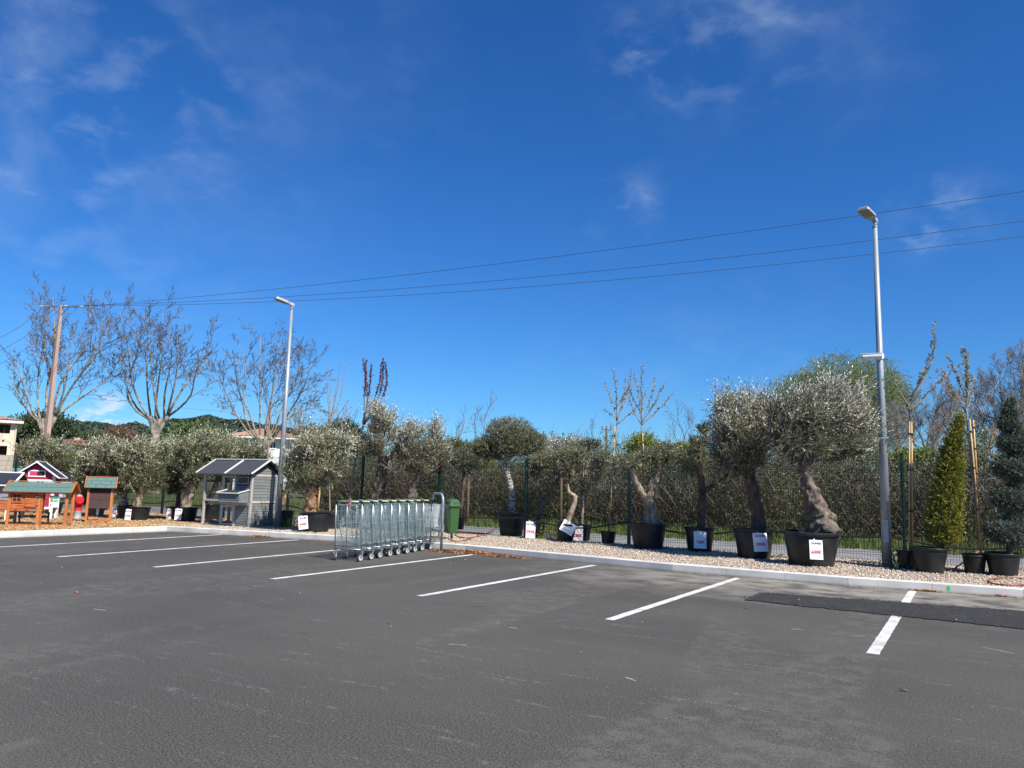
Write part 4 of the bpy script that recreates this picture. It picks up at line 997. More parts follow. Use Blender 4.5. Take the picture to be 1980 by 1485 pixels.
left_olive('wind-swept olive on a slanting white trunk whose sign hangs in front of its pot', (262, 1007), 40, 980, [(263, 982, .11), (268, 965, .10), (276, 945, .09), (280, 925, .08)], M_BARKW,
           [(268, 885, 32, 30, 1), (295, 870, 26, 24, .7), (285, 912, 34, 24, 1), (255, 920, 22, 20, .4), (275, 935, 26, 12, .4), (305, 925, 18, 22, .4)], 34, [(242, 253, 985, 1005, '190€', dict(head='OLIVIER', lean=-.1))])
left_olive('wind-swept olive with a thin dark trunk, in the pot next to the fence post', (332, 1006), 34, 980, [(343, 982, .07), (345, 965, .06), (346, 945, .05), (340, 925, .05)], M_BARKD,
           [(325, 880, 30, 26, .9), (345, 905, 28, 26, .9), (320, 925, 22, 18, .5), (335, 938, 22, 14, .4)], 35, [(322, 331, 984, 1004, '190€', dict(head='OLIVIER', lean=-.1))])
left_olive('wind-swept olive with the thick slanting pale trunk left of the grey coop', (356, 1009), 38, 981, [(358, 983, .15), (365, 960, .14), (373, 940, .13), (378, 920, .10)], M_BARKW,
           [(368, 870, 36, 26, 1), (400, 865, 34, 24, .9), (380, 900, 38, 26, 1), (350, 900, 24, 24, .5), (425, 870, 26, 20, .5), (375, 922, 24, 14, .4)], 36, [(338, 351, 984, 1005, '190€', dict(head='OLIVIER', lean=-.1))])
left_olive('wind-swept olive behind the grey coop, its tilted white-blotched trunk seen through the coop wire', (402, 1006), 44, 976, [(402, 978, .10), (408, 960, .09), (416, 940, .08), (425, 915, .08)], M_BARKS,
           [(440, 875, 38, 26, 1), (470, 880, 30, 24, .8), (430, 905, 40, 22, .9), (495, 890, 22, 22, .4)], 37)
potted('potted_sapling_tub', 'empty-looking black nursery tub against the left lamp post, holding a slanting stripped stem', 'potted sapling', (549, 1019), 30, 987,
       [([(545, 990, .05), (552, 955, .04), (560, 925, .035), (572, 890, .03), (582, 855, .03)], .1, 8, mat('peeled_stem', (.48, .30, .17), .8, var=.4, vscale=9))],
       [(578, 815, 26, 30, 1), (595, 840, 20, 22, .5)], S(260, 7, .05, .013, .5, .3, (0, 0, 1.0), (0, 0, 0), (M_BUD, M_OLIVE, .5), 3, -.6), seed=38, group=None, limbr=.012, sub=5)
# crown-less young stakes by the left tub
def cane(p0, p1, base_px, label, r=.022):
    b = G(*base_px, .1)+HF*.2; A_ = V3(b, *p0); B_ = V3(b, *p1)
    return tag(MB().tube([A_, (A_+B_)/2+Vector((.01, 0, 0)), B_], [r, r*.95, r*.85], 8).build('support_stake', M_CANE, smooth=True), label, 'stake')
cane((614, 990), (619, 926), (606, 1030), 'orange-brown wooden stake stuck in the tilted tub under the broad olive', .028)

# ---- staked saplings
def sapling(label, px, potw, pottop, stem, tips, buds, seed, stake=None, bm=M_BUD, rad=.018, fork=None, budsize=.045, group='leafless staked saplings in nursery pots', bud_from=.25):
    base = G(px[0], px[1], .1); s = mpp(base); rt = potw*s/2; h = (px[1]-pottop)*s; base = base+HF*rt; base.z = .1; rg = np.random.default_rng(seed)
    root = thing('potted_sapling', label, 'potted sapling', base, 0, group); make_pot(root, rt, h, handles=False)
    def loc(p, dy=0): return Vector(V3(base, p[0], p[1])-base+HF*dy)
    t = MB(); sp_ = spine([(*loc(p), r_) for p, r_ in zip(stem, np.linspace(rad, rad*.75, len(stem)))], .08); t.tube([q[:3] for q in sp_], [q[3] for q in sp_], 8)
    t.build('trunk', M_TWIGG, root, smooth=True)
    br = MB(); P_ = []; D_ = []
    for (fx, fy, tx, ty, *rest) in tips:
        a, c = loc((fx, fy)), loc((tx, ty), rg.uniform(-.35, .35)); L_ = (c-a).length; side = (HR*(1 if tx > fx else -1))*L_*rest[0] if rest else Vector((0, 0, 0))
        pts = [a+(c-a)*k/12+side*sin(pi*k/12)+Vector(rg.normal(0, .007, 3)) for k in range(13)]
        br.tube(pts, [rad*.6*(1-k/12)+.0025 for k in range(13)], 5)
        nb = int(L_/buds)
        for k in range(nb):
            u = bud_from+(1-bud_from)*(k+rg.random())/nb; i = min(11, int(u*12)); q = pts[i].lerp(pts[i+1], u*12-i); P_.append(q); d = (pts[i+1]-pts[i]).normalized()
            D_.append(nrm(np.array(d)*.6+rg.normal(0, .6, 3)))
            if k % 4 == 0 and rg.random() < .5 and u < .8:
                e = q+Vector(nrm(np.array(d)+rg.normal(0, .5, 3))*rg.uniform(.06, .22)); br.tube([q, e], [.003, .0015], 4); P_.append(e); D_.append(np.array(d))
    br.build('branches', M_TWIGG if bm is not M_REDLEAF else M_TWIG, root, smooth=True)
    P_ = np.array([tuple(p) for p in P_]); D_ = np.array(D_)
    np_mesh('shoot_leaves', twig_leaves(P_-D_*.01, D_, np.full(len(P_), budsize*.6), 4, budsize, budsize*.5, .7, rg), 4, bm, root)
    if stake:
        for st_ in stake:
            a, c = loc(st_[0]), loc(st_[1]); a = a-HF*.02; c = c-HF*.03
            MB().tube([a, (a+c)/2, c], [.014, .0135, .012], 8).build('cane', M_CANE, root, smooth=True)
            for u in (.3, .62, .9): q = a.lerp(c, u); MB().cyl(q-Vector((0, 0, .012)), q+Vector((0, 0, .012)), .026, n=10).build('tie', mat('tie', (.02, .02, .02), .6) if 'tie' not in bpy.data.materials else bpy.data.materials['tie'], root)
    return root
sapling('slim budding sapling tied to a bamboo cane, left of the gnarled stump olive', (1178, 1052), 30, 1029, [(1177, 1030), (1180, 960), (1187, 880), (1193, 815)],
        [(1193, 815, 1173, 737, -.03), (1193, 815, 1184, 714, -.02), (1194, 815, 1213, 728, .02), (1192, 812, 1224, 712, .05), (1192, 808, 1169, 790, .03), (1194, 820, 1246, 765, .06), (1190, 790, 1218, 745, .02)], .045, 51, stake=[((1178, 1026), (1189, 823))])
sapling('tall budding sapling rising behind the gnarled stump olive, canes beside its stem', (1245, 1058), 32, 1034, [(1246, 1034), (1244, 960), (1242, 880), (1240, 820)],
        [(1240, 822, 1228, 724, -.03), (1240, 822, 1239, 709, 0), (1240, 815, 1269, 730, .05), (1240, 818, 1282, 741, .05), (1241, 822, 1302, 761, .03), (1239, 818, 1213, 762, .04), (1238, 800, 1218, 735, .02)], .04, 52, stake=[((1250, 1010), (1242, 838))])
sapling('two-caned sapling with long arching shoots, small pot right of the camera lamp post', (1762, 1102), 34, 1067, [(1761, 1066), (1760, 960), (1759, 860), (1758, 775)],
        [(1758, 780, 1786, 652, .06), (1759, 775, 1804, 625, .10), (1757, 785, 1728, 712, .05), (1760, 795, 1868, 696, -.02), (1758, 770, 1778, 716, .05), (1757, 790, 1745, 735, .02)], .045, 53, stake=[((1757, 1064), (1757, 815)), ((1764, 1064), (1761, 815))])
sapling('leaning caned sapling with dense budding shoots between golden thuja and blue juniper', (1898, 1112), 42, 1075, [(1897, 1074), (1888, 980), (1878, 890), (1868, 790)],
        [(1868, 795, 1848, 674, -.04), (1868, 790, 1855, 676, -.02), (1869, 785, 1872, 680, .02), (1866, 788, 1806, 717, -.02), (1870, 790, 1902, 722, .06), (1867, 770, 1832, 685, -.03), (1868, 800, 1843, 708, .02)], .035, 54, stake=[((1896, 1062), (1873, 810)), ((1890, 960), (1880, 812))])
sapling('sapling with dark red leaves at its shoot ends, rising above the trolleys', (676, 1022), 34, 990, [(676, 992), (679, 940), (688, 885), (702, 825)],
        [(702, 826, 698, 692, -.06), (702, 826, 712, 700, .0), (703, 820, 722, 708, .02), (704, 820, 744, 695, .10), (705, 815, 735, 700, .06), (704, 822, 749, 705, .14)], .022, 55, bm=M_REDLEAF, rad=.03, budsize=.045, group=None, bud_from=.45)
sapling('many-stemmed leafless sapling behind the broad olive, slim grey shoots pointing up', (638, 1024), 34, 994, [(638, 994), (637, 940), (636, 880), (636, 820)],
        [(636, 822, 627, 700, -.05), (636, 822, 655, 690, .03), (637, 822, 662, 700, .06), (637, 815, 645, 735, .03), (636, 815, 633, 735, 0), (638, 825, 675, 780, .02)], .06, 56, rad=.02, group=None, budsize=.025)
sapling('pruned leafless sapling with tan stem behind the left lamp post', (521, 1010), 30, 985, [(521, 985), (519, 940), (518, 890), (519, 850)],
        [(519, 852, 505, 790, -.04), (519, 850, 530, 785, .04), (519, 850, 512, 760, -.02), (520, 850, 541, 800, .05), (519, 848, 522, 745, 0)], .06, 57, rad=.03, group=None, budsize=.025)

# ---- conifers
def conifer(name, label, px, potw, pottop, blobs, m, n, nl, ll, lw, tl, sp, up, seed, trunk, tilt=(0, 0), mat2=None, share=.3, gap=-.7):
    return potted(name, label, 'conifer', px, potw, pottop, [(trunk, .1, 8, M_BARKD)], blobs, S(n, nl, ll, lw, sp, tl, up, (0, 0, 0), (m, mat2 or m, share), 4, gap, .33, M_TWIG), seed=seed, group=None, limbr=.008, sub=0, tilt=tilt, noauto=True)
tb_ = []
for k in range(17):
    t = k/16; w_ = (31 if t > .12 else 27)*(1-t)**.62+4; cx_ = 1861-w_; cx_ -= 5*(1-t); cy_ = 1040+(815-1040)*t; tb_.append((cx_, cy_, w_, 15, (w_/36)**1.6+.12))
conifer('potted_thuja', 'golden-green columnar thuja tapering to a leaning tip, in a black tub', (1810, 1110), 64, 1060, tb_, M_THUJA, 5200, 10, .035, .017, .12, .6, (0, 0, .9), 61, [(1820, 1058, .05), (1832, 960, .04), (1850, 860, .02)], mat2=M_THUJAD, share=.35, tilt=(R(2), R(3)))
jb = []
for (x_, y_, rx_, ry_) in ((1947, 1030, 38, 17), (1955, 966, 35, 18), (1957, 908, 33, 17), (1962, 860, 26, 14), (1953, 824, 17, 14), (1952, 798, 9, 14)):
    jb.append((x_, y_, rx_*.8, ry_, rx_/38)); jb.append((x_+rx_*.45, y_+7, rx_*.6, ry_*.75, .45*rx_/38)); jb.append((x_-rx_*.5, y_-5, rx_*.55, ry_*.8, .45*rx_/38)); jb.append((x_+rx_*.3, y_-ry_-4, rx_*.42, ry_*.6, .25*rx_/38))
conifer('potted_juniper', 'blue-grey juniper trained into a spiral, in the black tub at the right edge', (1955, 1116), 62, 1071, jb, M_JUNI, 17000, 12, .028, .011, .12, .6, (0, 0, .45), 62, [(1952, 1070, .05), (1955, 960, .045), (1964, 800, .015)], gap=-.9)
# low weeds at the foot of the tubs
def weed(px, n, hgt, label, seed, spread=.18):
    c = G(*px, .1); rg = np.random.default_rng(seed); P_ = np.zeros((n, 3)); P_[:, :2] = rg.normal(0, spread, (n, 2))
    D_ = nrm(rg.normal(0, .35, (n, 3))+[0, 0, 1]); o = np_mesh('weed', twig_leaves(P_, D_, hgt*rg.uniform(.5, 1.2, n), 9, .05, .014, .6, rg), 4, M_SCRUBL, loc=(c.x, c.y, .1)); tag(o, label, 'weed')
weed((568, 1020), 90, .30, 'green weed growing between the left lamp post and the tilted tub', 71)
weed((1062, 1042), 130, .34, 'bushy weed growing between the 290€ olive and the tipped pot', 72)
weed((1745, 1098), 110, .34, 'ivy-like weed at the foot of the camera lamp post', 73)
# ================================================================ BEYOND THE FENCE
def thicket():
    rg = np.random.default_rng(77); x0, x1 = -23.5, 15
    def top(x): return 2.45+.32*np.sin(x*.9)+.26*np.sin(x*2.3+1)+.22*np.sin(x*5.1)+.14*np.sin(x*11.3+2)-.25*np.clip((-18-x)/4, 0, 1)
    n = 24000; A_ = np.zeros((n, 3)); A_[:, 0] = rg.uniform(x0, x1, n); A_[:, 1] = 24.1+3.4*rg.random(n)**1.4; A_[:, 2] = rg.random(n)**1.3*top(A_[:, 0])*.72
    d = nrm(rg.normal(0, .55, (n, 3))*[1, .8, .6]+[0, 0, .8]); B_ = A_+d*rg.uniform(.25, 1.25, (n, 1)); r = rg.uniform(.003, .010, n)
    dead = (gapnoise(A_, 1.1, 4)+rg.normal(0, .25, n)) > 0
    k_ = 5000; A3 = np.zeros((k_, 3)); A3[:, 0] = rg.uniform(x0, x1, k_); A3[:, 1] = rg.uniform(24.5, 28, k_); A3[:, 2] = top(A3[:, 0])-rg.uniform(0, .6, k_); cl_ = gapnoise(A3, 1.6, 33) > -.1; A3 = A3[cl_]; k_ = len(A3)
    B3_ = A3+nrm(rg.normal(0, .4, (k_, 3))+[0, 0, 1])*rg.uniform(.3, 1.05, (k_, 1)); A_ = np.concatenate([A_, A3]); B_ = np.concatenate([B_, B3_]); r = np.concatenate([r, rg.uniform(.003, .007, k_)]); dead = np.concatenate([dead, rg.random(k_) < .5])
    st = sticks(A_, B_, r, r*.4); m = np.tile(dead.astype(int), 3)
    n = 34000; P_ = np.zeros((n, 3)); P_[:, 0] = rg.uniform(x0, x1, n); P_[:, 1] = 24.0+3.8*rg.random(n)**1.5; P_[:, 2] = .05+rg.random(n)**.8*(top(P_[:, 0])+.12)
    g = gapnoise(P_, 1.0, 9); keep = (g+rg.normal(0, .12, n) > -.28) | (P_[:, 1] > 26.2); P_ = P_[keep]; g = g[keep]; n = len(P_)
    D_ = nrm(rg.normal(0, .6, (n, 3))+[0, -.2, .5]); lv = twig_leaves(P_, D_, rg.uniform(.12, .34, n), 8, .062, .034, .9, rg)
    g2 = gapnoise(P_, .7, 21)+rg.normal(0, .18, n); k = np.where(g2 > .28, 3, np.where(g2 > -.1, 2, 4)); mi = np.repeat(k, 8)
    n = 15000; P2 = np.zeros((n, 3)); P2[:, 0] = rg.uniform(x0-4, x1+5, n); P2[:, 1] = rg.uniform(27.2, 30.5, n); P2[:, 2] = rg.random(n)*(top(P2[:, 0])-.05)
    D2 = nrm(rg.normal(0, .6, (n, 3))+[0, -.2, .4]); l2 = twig_leaves(P2, D2, np.full(n, .4), 6, .13, .085, 1, rg); m2 = np.full(n*6, 4)
    o = np_mesh('thicket', np.concatenate([st, lv, l2]), 4, [M_TWIG, M_TWIGG, M_SCRUB, M_SCRUBL, M_OLIVED], mi=np.concatenate([m, mi, m2]))
    kind(o, 'stuff', 'tangled thicket of brown stems and green bramble leaves growing along the far side of the path', 'thicket')
thicket()
def blades():
    rg = np.random.default_rng(5); n = 20000; P_ = np.zeros((n, 3)); u = rg.random(n)
    P_[:, 0] = np.where(u < .75, rg.uniform(-20, 8, n), rg.uniform(-52, -20, n)); P_[:, 1] = rg.uniform(21.3, 24.6, n); P_[:, 1] = np.where(P_[:, 0] < -19, P_[:, 1]+rg.random(n)*9+.3, P_[:, 1]); P_[:, 2] = .03
    h_ = rg.uniform(.06, .22, (n, 1))*(1+.6*(gapnoise(P_, .9, 2) > .1))[:, None]; d = nrm(rg.normal(0, .3, (n, 3))+[0, 0, 1]); w = nrm(np.cross(d, rg.normal(0, 1, (n, 3))))*.012
    v = np.stack([P_-w, P_+w, P_+d*h_+w*.3+[.02, 0, 0], P_+d*h_-w*.3+[.02, 0, 0]], 1)
    kind(np_mesh('verge_grass', v, 4, M_GBLADE), 'stuff', 'rough green grass on the verge between the path and the thicket', 'grass')
blades()

def crown_tree(name, label, cat, px, D, foot_y, blobs, m, n, nl, ll, lw, tl, sp, seed, group=None, trunkm=None, gap=-.5, gf=None, droop=0, up=.4, tr=.2, twig=True, mat2=None):
    b = D3(px, foot_y, D); b.z = 0; s = D/F_PX; root = thing(name, label, cat, b, 0, group); rg = np.random.default_rng(seed)
    B3 = []
    for bx, by, rx, ry, w in blobs: c = V3(b, bx, by)-b; B3.append((np.array(c), (rx*s, rx*s, ry*s), w))
    tk = MB(); zmin = min(c[2]-r[2] for c, r, w in B3); tk.tube([(0, 0, -.2), (0, 0, max(.5, zmin)*.6), (0, 0, max(.6, zmin))], [tr, tr*.8, tr*.65], 10)
    for c, r3, w in B3:
        pp = limb(tk, (0, 0, max(.5, zmin)*.9), c, tr*.45, tr*.15, rg, .08, 6)
        for k in range(7): d = nrm(rg.normal(0, 1, 3)+[0, 0, .3]); limb(tk, pp[rg.integers(2, 5)], c+d*np.array(r3)*.85, tr*.18, .012, rg, .1, 4, 3)
    tk.build('trunk', trunkm or M_TWIG, root, smooth=True)
    P_, O_ = crown_pts(B3, n, rg, .42); kp_ = gapnoise(P_, gf or 7/(D*.5), seed) > gap; P_ = P_[kp_]; O_ = O_[kp_]
    D_ = nrm(O_*.8+[0, 0, up]+rg.normal(0, .45, P_.shape)); L_ = tl*rg.uniform(.6, 1.3, len(P_))
    lv = twig_leaves(P_, D_, L_, nl, ll, lw, sp, rg, droop)
    if mat2: np_mesh('crown', lv, 4, [m, mat2], root, mi=np.repeat((gapnoise(P_, .5, seed+3)+rg.normal(0, .2, len(P_)) > .15).astype(int), nl))
    else: np_mesh('crown', lv, 4, m, root)
    return root
# willow in first leaf
crown_tree('willow_tree', 'large yellow-green willow in first leaf behind the fence beside the camera lamp post', 'willow tree', 1640, 42, 940,
           [(1610, 745, 62, 52, 1.3), (1545, 775, 48, 46, 1), (1680, 745, 55, 50, 1.1), (1715, 790, 46, 52, 1), (1640, 820, 75, 50, 1.1), (1560, 830, 60, 45, .8), (1705, 850, 55, 45, .7), (1600, 870, 60, 40, .6)],
           M_WILLOW, 11500, 11, .13, .026, .95, .35, 81, trunkm=M_TWIG, gap=-.30, gf=1.15, droop=.55, up=.15, tr=.22)

# bare tree generator --------------------------------------------------
def grow_bare(root, limbs, twm, seed, levels=3, dens=1.0, tw_r=.012, up=.25, twn=6, ang=.65, spreadlen=.45):
    rg = np.random.default_rng(seed); mb = MB(); A_, B_, R0, R1 = [], [], [], []
    def rec(pts, r0, lvl):
        L = sum((pts[i+1]-pts[i]).length for i in range(len(pts)-1))
        n = max(2, int((5 if lvl else 7)*dens*(1 if lvl < 2 else .8)))
        for k in range(n):
            t = (.28 if lvl == 0 else .15)+(.8 if lvl else .7)*(k+rg.random())/n; t = min(t, .98); i = int(t*(len(pts)-1)); q = pts[i].lerp(pts[min(i+1, len(pts)-1)], t*(len(pts)-1)-i)
            d = (pts[min(i+1, len(pts)-1)]-pts[i]).normalized(); p = Vector(rg.normal(0, 1, 3)); p = (p-d*p.dot(d)).normalized()
            nd = (d*math.cos(ang)+p*math.sin(ang)+Vector((0, 0, up*.5))).normalized(); nL = L*spreadlen*(1.15-t*.6)*rg.uniform(.7, 1.2)
            m = 4; np_ = [q]; cd = nd
            for j in range(m):
                cd = (cd+Vector(rg.normal(0, .16, 3))+Vector((0, 0, up*.25))).normalized(); np_.append(np_[-1]+cd*nL/m)
            rr = max(tw_r*.4, r0*(.45)*(1-.4*t))
            for j in range(m):
                A_.append(tuple(np_[j])); B_.append(tuple(np_[j+1])); R0.append(rr*(1-j/m*.8)); R1.append(rr*(1-(j+1)/m*.8))
            if lvl+1 < levels: rec(np_, rr, lvl+1)
    for a, c, r0, bend in limbs:
        a, c = Vector(a), Vector(c); off_ = Vector(rg.normal(0, 1, 3))*(c-a).length*.04; pts = []
        for k in range(9):
            t = k/8; pts.append(a+(c-a)*t+Vector(bend)*sin(pi*t)*1.0+off_*sin(pi*t*2))
        mb.tube(pts, [r0*(1-.82*k/8) for k in range(9)], 7); rec(pts, r0*.7, 0)
    mb.build('limbs', root[1], root[0], smooth=True)
    np_mesh('twigs', sticks(np.array(A_), np.array(B_), np.array(R0), np.array(R1)), 4, twm, root[0])
def plane(label, px, D, kn, tips, trunk_r, seed, foot=930):
    b = D3(px, foot, D); b.z = 0; root = thing('plane_tree', label, 'plane tree', b, 0, 'bare plane trees along the road')
    K = V3(b, *kn)-b; rg = np.random.default_rng(seed); t = MB()
    knob_trunk(t, [(0, 0, 0, trunk_r*1.15), (K.x*.3, K.y*.3, K.z*.5, trunk_r), (K.x, K.y, K.z, trunk_r*1.05), (K.x, K.y, K.z+.5, trunk_r*.8)], .15, 1.2, 14, .25, seed)
    t.build('trunk', M_PLANEB, root, smooth=True)
    lim = []
    for (fx, fy, tx, ty, bend) in tips:
        a = V3(b, fx, fy)-b; c = V3(b, tx, ty)-b+HF*rg.uniform(-2.6, 2.6); lim.append((a, c, trunk_r*.30, HR*bend*(D/F_PX)))
        P2 = MB()
    for f in {(q[0], q[1]) for q in tips}:
        a = V3(b, *f)-b
        knob_trunk(t2 := MB(), [(*K, trunk_r*.6), (*((K+a)/2+Vector((0, 0, .1))), trunk_r*.5), (*a, trunk_r*.5), (*(a+Vector((0, 0, .25))), trunk_r*.35)], .25, 1.6, 12, .2, seed)
        t2.build('stub', M_PLANEB, root, smooth=True)
    grow_bare((root, M_PLANEB), lim, mat('plane_twig%d' % seed, (.125, .095, .068), .9, island=.2), seed, 4, 1.22, .040, up=.18, ang=.68, spreadlen=.42)
plane('bare plane tree nearest the utility pole, widest and leftmost of the three', 88, 58, (88, 850),
      [(75, 815, 45, 745, -8), (78, 815, 60, 640, -12), (82, 815, 75, 585, 0), (100, 812, 118, 580, 4), (100, 812, 150, 575, 10), (106, 808, 185, 590, 14), (106, 808, 215, 620, 10), (104, 810, 200, 690, 14), (78, 815, 36, 690, -6), (90, 815, 100, 620, 0), (104, 810, 160, 660, 8)], .31, 91)
plane('bare plane tree with pale stubby fork, middle of the three', 302, 60, (300, 850),
      [(290, 812, 240, 620, -14), (290, 812, 258, 615, -10), (292, 810, 285, 645, 0), (300, 812, 325, 610, 3), (318, 812, 350, 640, 6), (322, 808, 395, 635, 12), (324, 806, 415, 700, 16), (322, 808, 370, 660, 8), (290, 812, 225, 690, -14), (308, 812, 305, 620, 0)], .31, 92)
plane('bare plane tree behind the left lamp post, rightmost of the three', 512, 62, (510, 880),
      [(498, 850, 435, 680, -10), (498, 850, 460, 665, -8), (502, 848, 505, 655, 0), (512, 850, 540, 655, 4), (528, 850, 575, 670, 6), (528, 850, 612, 695, 14), (530, 848, 600, 740, 8), (498, 850, 425, 720, -12), (515, 850, 525, 690, 0), (530, 848, 560, 700, 5)], .29, 93)
def bare(name, label, px, D, foot, tips, r, seed, m=M_TWIG, levels=3, dens=1.0, group='leafless trees rising beyond the thicket', up=.25, twr=.02):
    b = D3(px, foot, D); b.z = 0; root = thing(name, label, 'bare tree', b, 0, group); rg = np.random.default_rng(seed); lim = []
    for (fx, fy, tx, ty, bend) in tips:
        a = V3(b, fx, fy)-b; c = V3(b, tx, ty)-b+HF*rg.uniform(-1, 1)*D*.02; lim.append((a, c, r*.45, HR*bend*(D/F_PX)))
    k = V3(b, tips[0][0], tips[0][1])-b; MB().tube([(0, 0, -.1), tuple(k*.5), tuple(k)], [r, r*.85, r*.7], 8).build('trunk', m, root, smooth=True)
    grow_bare((root, m), lim, m, seed, levels, dens, twr, up)
bare('bare_tree', 'thin leafless tree with spreading branches just left of the umbrella-shaped tree', 900, 29, 900, [(902, 885, 893, 790, -8), (902, 885, 925, 785, 6), (904, 880, 955, 775, 6), (902, 885, 890, 815, -12), (906, 870, 962, 835, 5)], .05, 101, twr=.013, levels=3, dens=.9)
bare('bare_tree', 'slender leafless tree standing between the tall sapling and the cloud-pruned olive', 1322, 30, 920, [(1322, 870, 1312, 778, -4), (1322, 870, 1332, 790, 4), (1324, 870, 1345, 800, 4), (1318, 875, 1298, 820, -3)], .04, 102, twr=.013, levels=3, dens=.9)
bare('bare_tree', 'low leafless scrub tree behind the pair of small forked olives', 1165, 30, 920, [(1165, 890, 1140, 815, -4), (1165, 890, 1185, 820, 4), (1160, 890, 1110, 840, -6), (1168, 890, 1215, 845, 4)], .04, 103, twr=.013, levels=3, dens=.8)
bare('bare_tree', 'low leafless scrub tree behind the gnarled stump olive', 1275, 31, 920, [(1275, 890, 1255, 830, -4), (1275, 890, 1290, 840, 4), (1278, 890, 1335, 850, 4)], .035, 104, twr=.013, levels=3, dens=.8)
bare('bare_tree', 'pale leafless bushy tree behind the many-stemmed sapling', 652, 44, 900, [(655, 870, 640, 790, -6), (655, 870, 660, 780, 0), (656, 870, 680, 800, 8), (655, 870, 625, 815, -6)], .10, 105, M_TWIGG, twr=.022)
bare('bare_tree', 'leafless brown tree just right of the willow', 1790, 40, 940, [(1790, 880, 1775, 765, -6), (1790, 880, 1800, 760, 0), (1792, 880, 1825, 770, 6), (1788, 880, 1755, 790, -6), (1792, 880, 1838, 800, 6)], .11, 106, m=M_TWIGG, twr=.018, dens=1.9)
bare('bare_tree', 'leafless brown tree between the golden thuja tip and the leaning sapling', 1862, 38, 940, [(1862, 880, 1845, 760, -6), (1862, 880, 1870, 750, 0), (1864, 880, 1895, 745, 6), (1860, 880, 1832, 790, -6), (1864, 880, 1905, 790, 6)], .11, 107, m=M_TWIGG, twr=.018, dens=1.9)
bare('bare_tree', 'tall leafless tree at the right edge behind the blue juniper', 1945, 34, 950, [(1945, 880, 1918, 735, -8), (1945, 880, 1940, 715, 0), (1948, 880, 1965, 705, 6), (1950, 880, 1995, 700, 10), (1944, 880, 1905, 780, -6), (1950, 880, 2010, 760, 6)], .13, 108, m=M_TWIGG, twr=.017, dens=2.0)
bare('bare_tree', 'leafless tree reaching past the right edge of the picture', 2015, 33, 950, [(2010, 880, 1978, 720, -8), (2012, 880, 2010, 690, 0), (2015, 880, 2050, 700, 6), (2010, 880, 1972, 790, -4)], .13, 109, m=M_TWIGG, twr=.017, dens=1.9)
for i, (px, fy, t0, lab) in enumerate(((1725, 900, 790, 'brownish scrub tree low behind the right of the willow'), (1820, 930, 820, 'brownish scrub tree low behind the golden thuja'), (1905, 930, 815, 'brownish scrub tree low behind the leaning sapling'))):
    bare('scrub_tree', lab, px, 33+i, 930, [(px, 915, px-30, t0+15, -5), (px, 915, px-8, t0, 0), (px, 915, px+15, t0+5, 3), (px, 915, px+36, t0+20, 5)], .07, 115+i, m=M_TWIGG, twr=.018, dens=1.8, group='low leafless scrub trees beyond the thicket')
# evergreen bushes among the scrub
EB = 'green bushes standing out of the thicket'
crown_tree('evergreen_bush', 'round green bush behind the tall sapling above the stump olive', 'bush', 1243, 27, 960, [(1243, 868, 28, 24, 1), (1268, 880, 24, 18, .7)], M_SCRUB, 1500, 9, .06, .035, .25, .9, 121, EB, mat2=M_SCRUBL, tr=.05)
crown_tree('evergreen_bush', 'grey-green loose bush between the umbrella tree and the small forked olives', 'bush', 1085, 26, 960, [(1075, 875, 30, 22, 1), (1105, 868, 26, 16, .7), (1055, 890, 26, 18, .6)], M_OLIVE, 1500, 9, .06, .022, .28, .6, 122, EB, tr=.05)
crown_tree('evergreen_bush', 'dark green bush left of the umbrella tree above the litter bin', 'bush', 905, 26, 960, [(895, 880, 30, 20, 1), (925, 885, 26, 16, .7), (870, 868, 18, 14, .3)], M_SCRUB, 1500, 9, .06, .03, .25, .9, 123, EB, mat2=M_OLIVED, tr=.05)
crown_tree('evergreen_bush', 'bright green bush seen through the fence right of the camera lamp post', 'bush', 1760, 25, 960, [(1745, 900, 26, 24, 1), (1785, 895, 28, 24, 1), (1830, 905, 22, 20, .6)], M_SCRUBL, 1700, 9, .06, .034, .25, .9, 124, EB, mat2=M_SCRUB, tr=.05)
crown_tree('evergreen_bush', 'green bush behind the fence between the 120€ olive and the 390€ olive', 'bush', 1330, 26.5, 960, [(1320, 880, 28, 18, 1), (1350, 890, 22, 16, .6)], M_SCRUB, 1200, 9, .06, .032, .25, .9, 125, EB, mat2=M_SCRUBL, tr=.05)
# far evergreens left
crown_tree('pine_tree', 'dark round-topped pine below the bare plane tree by the utility pole', 'pine tree', 95, 95, 930, [(60, 835, 30, 20, 1), (95, 832, 34, 22, 1), (115, 845, 22, 18, .6), (45, 852, 22, 16, .5)], M_PINE, 1500, 8, .45, .16, 1.3, .8, 131, None, gap=-.9, tr=.4)
crown_tree('pine_tree', 'dark dome-shaped pine behind the many-stemmed sapling', 'pine tree', 665, 60, 930, [(660, 850, 26, 26, 1), (685, 865, 22, 22, .7), (640, 862, 20, 20, .6)], M_PINE, 1500, 8, .28, .10, .8, .8, 132, None, gap=-.9, tr=.3)
BT = 'garden trees far behind the olives'
crown_tree('garden_tree', 'bright green tree right of the middle plane tree trunk', 'tree', 372, 85, 930, [(355, 850, 24, 18, 1), (385, 848, 24, 20, 1), (365, 865, 34, 16, .8)], mat('spring_leaf', (.075, .125, .03), .8, island=.4), 1300, 8, .35, .15, 1, .8, 133, BT, gap=-.8, tr=.2)
crown_tree('garden_tree', 'reddish bare-looking tree below the hills between the first two plane trees', 'tree', 235, 90, 930, [(228, 852, 24, 16, 1), (245, 858, 16, 12, .6)], mat('red_bud', (.14, .075, .05), .8, island=.4), 700, 8, .30, .08, 1, .8, 134, BT, gap=-.6, tr=.2)
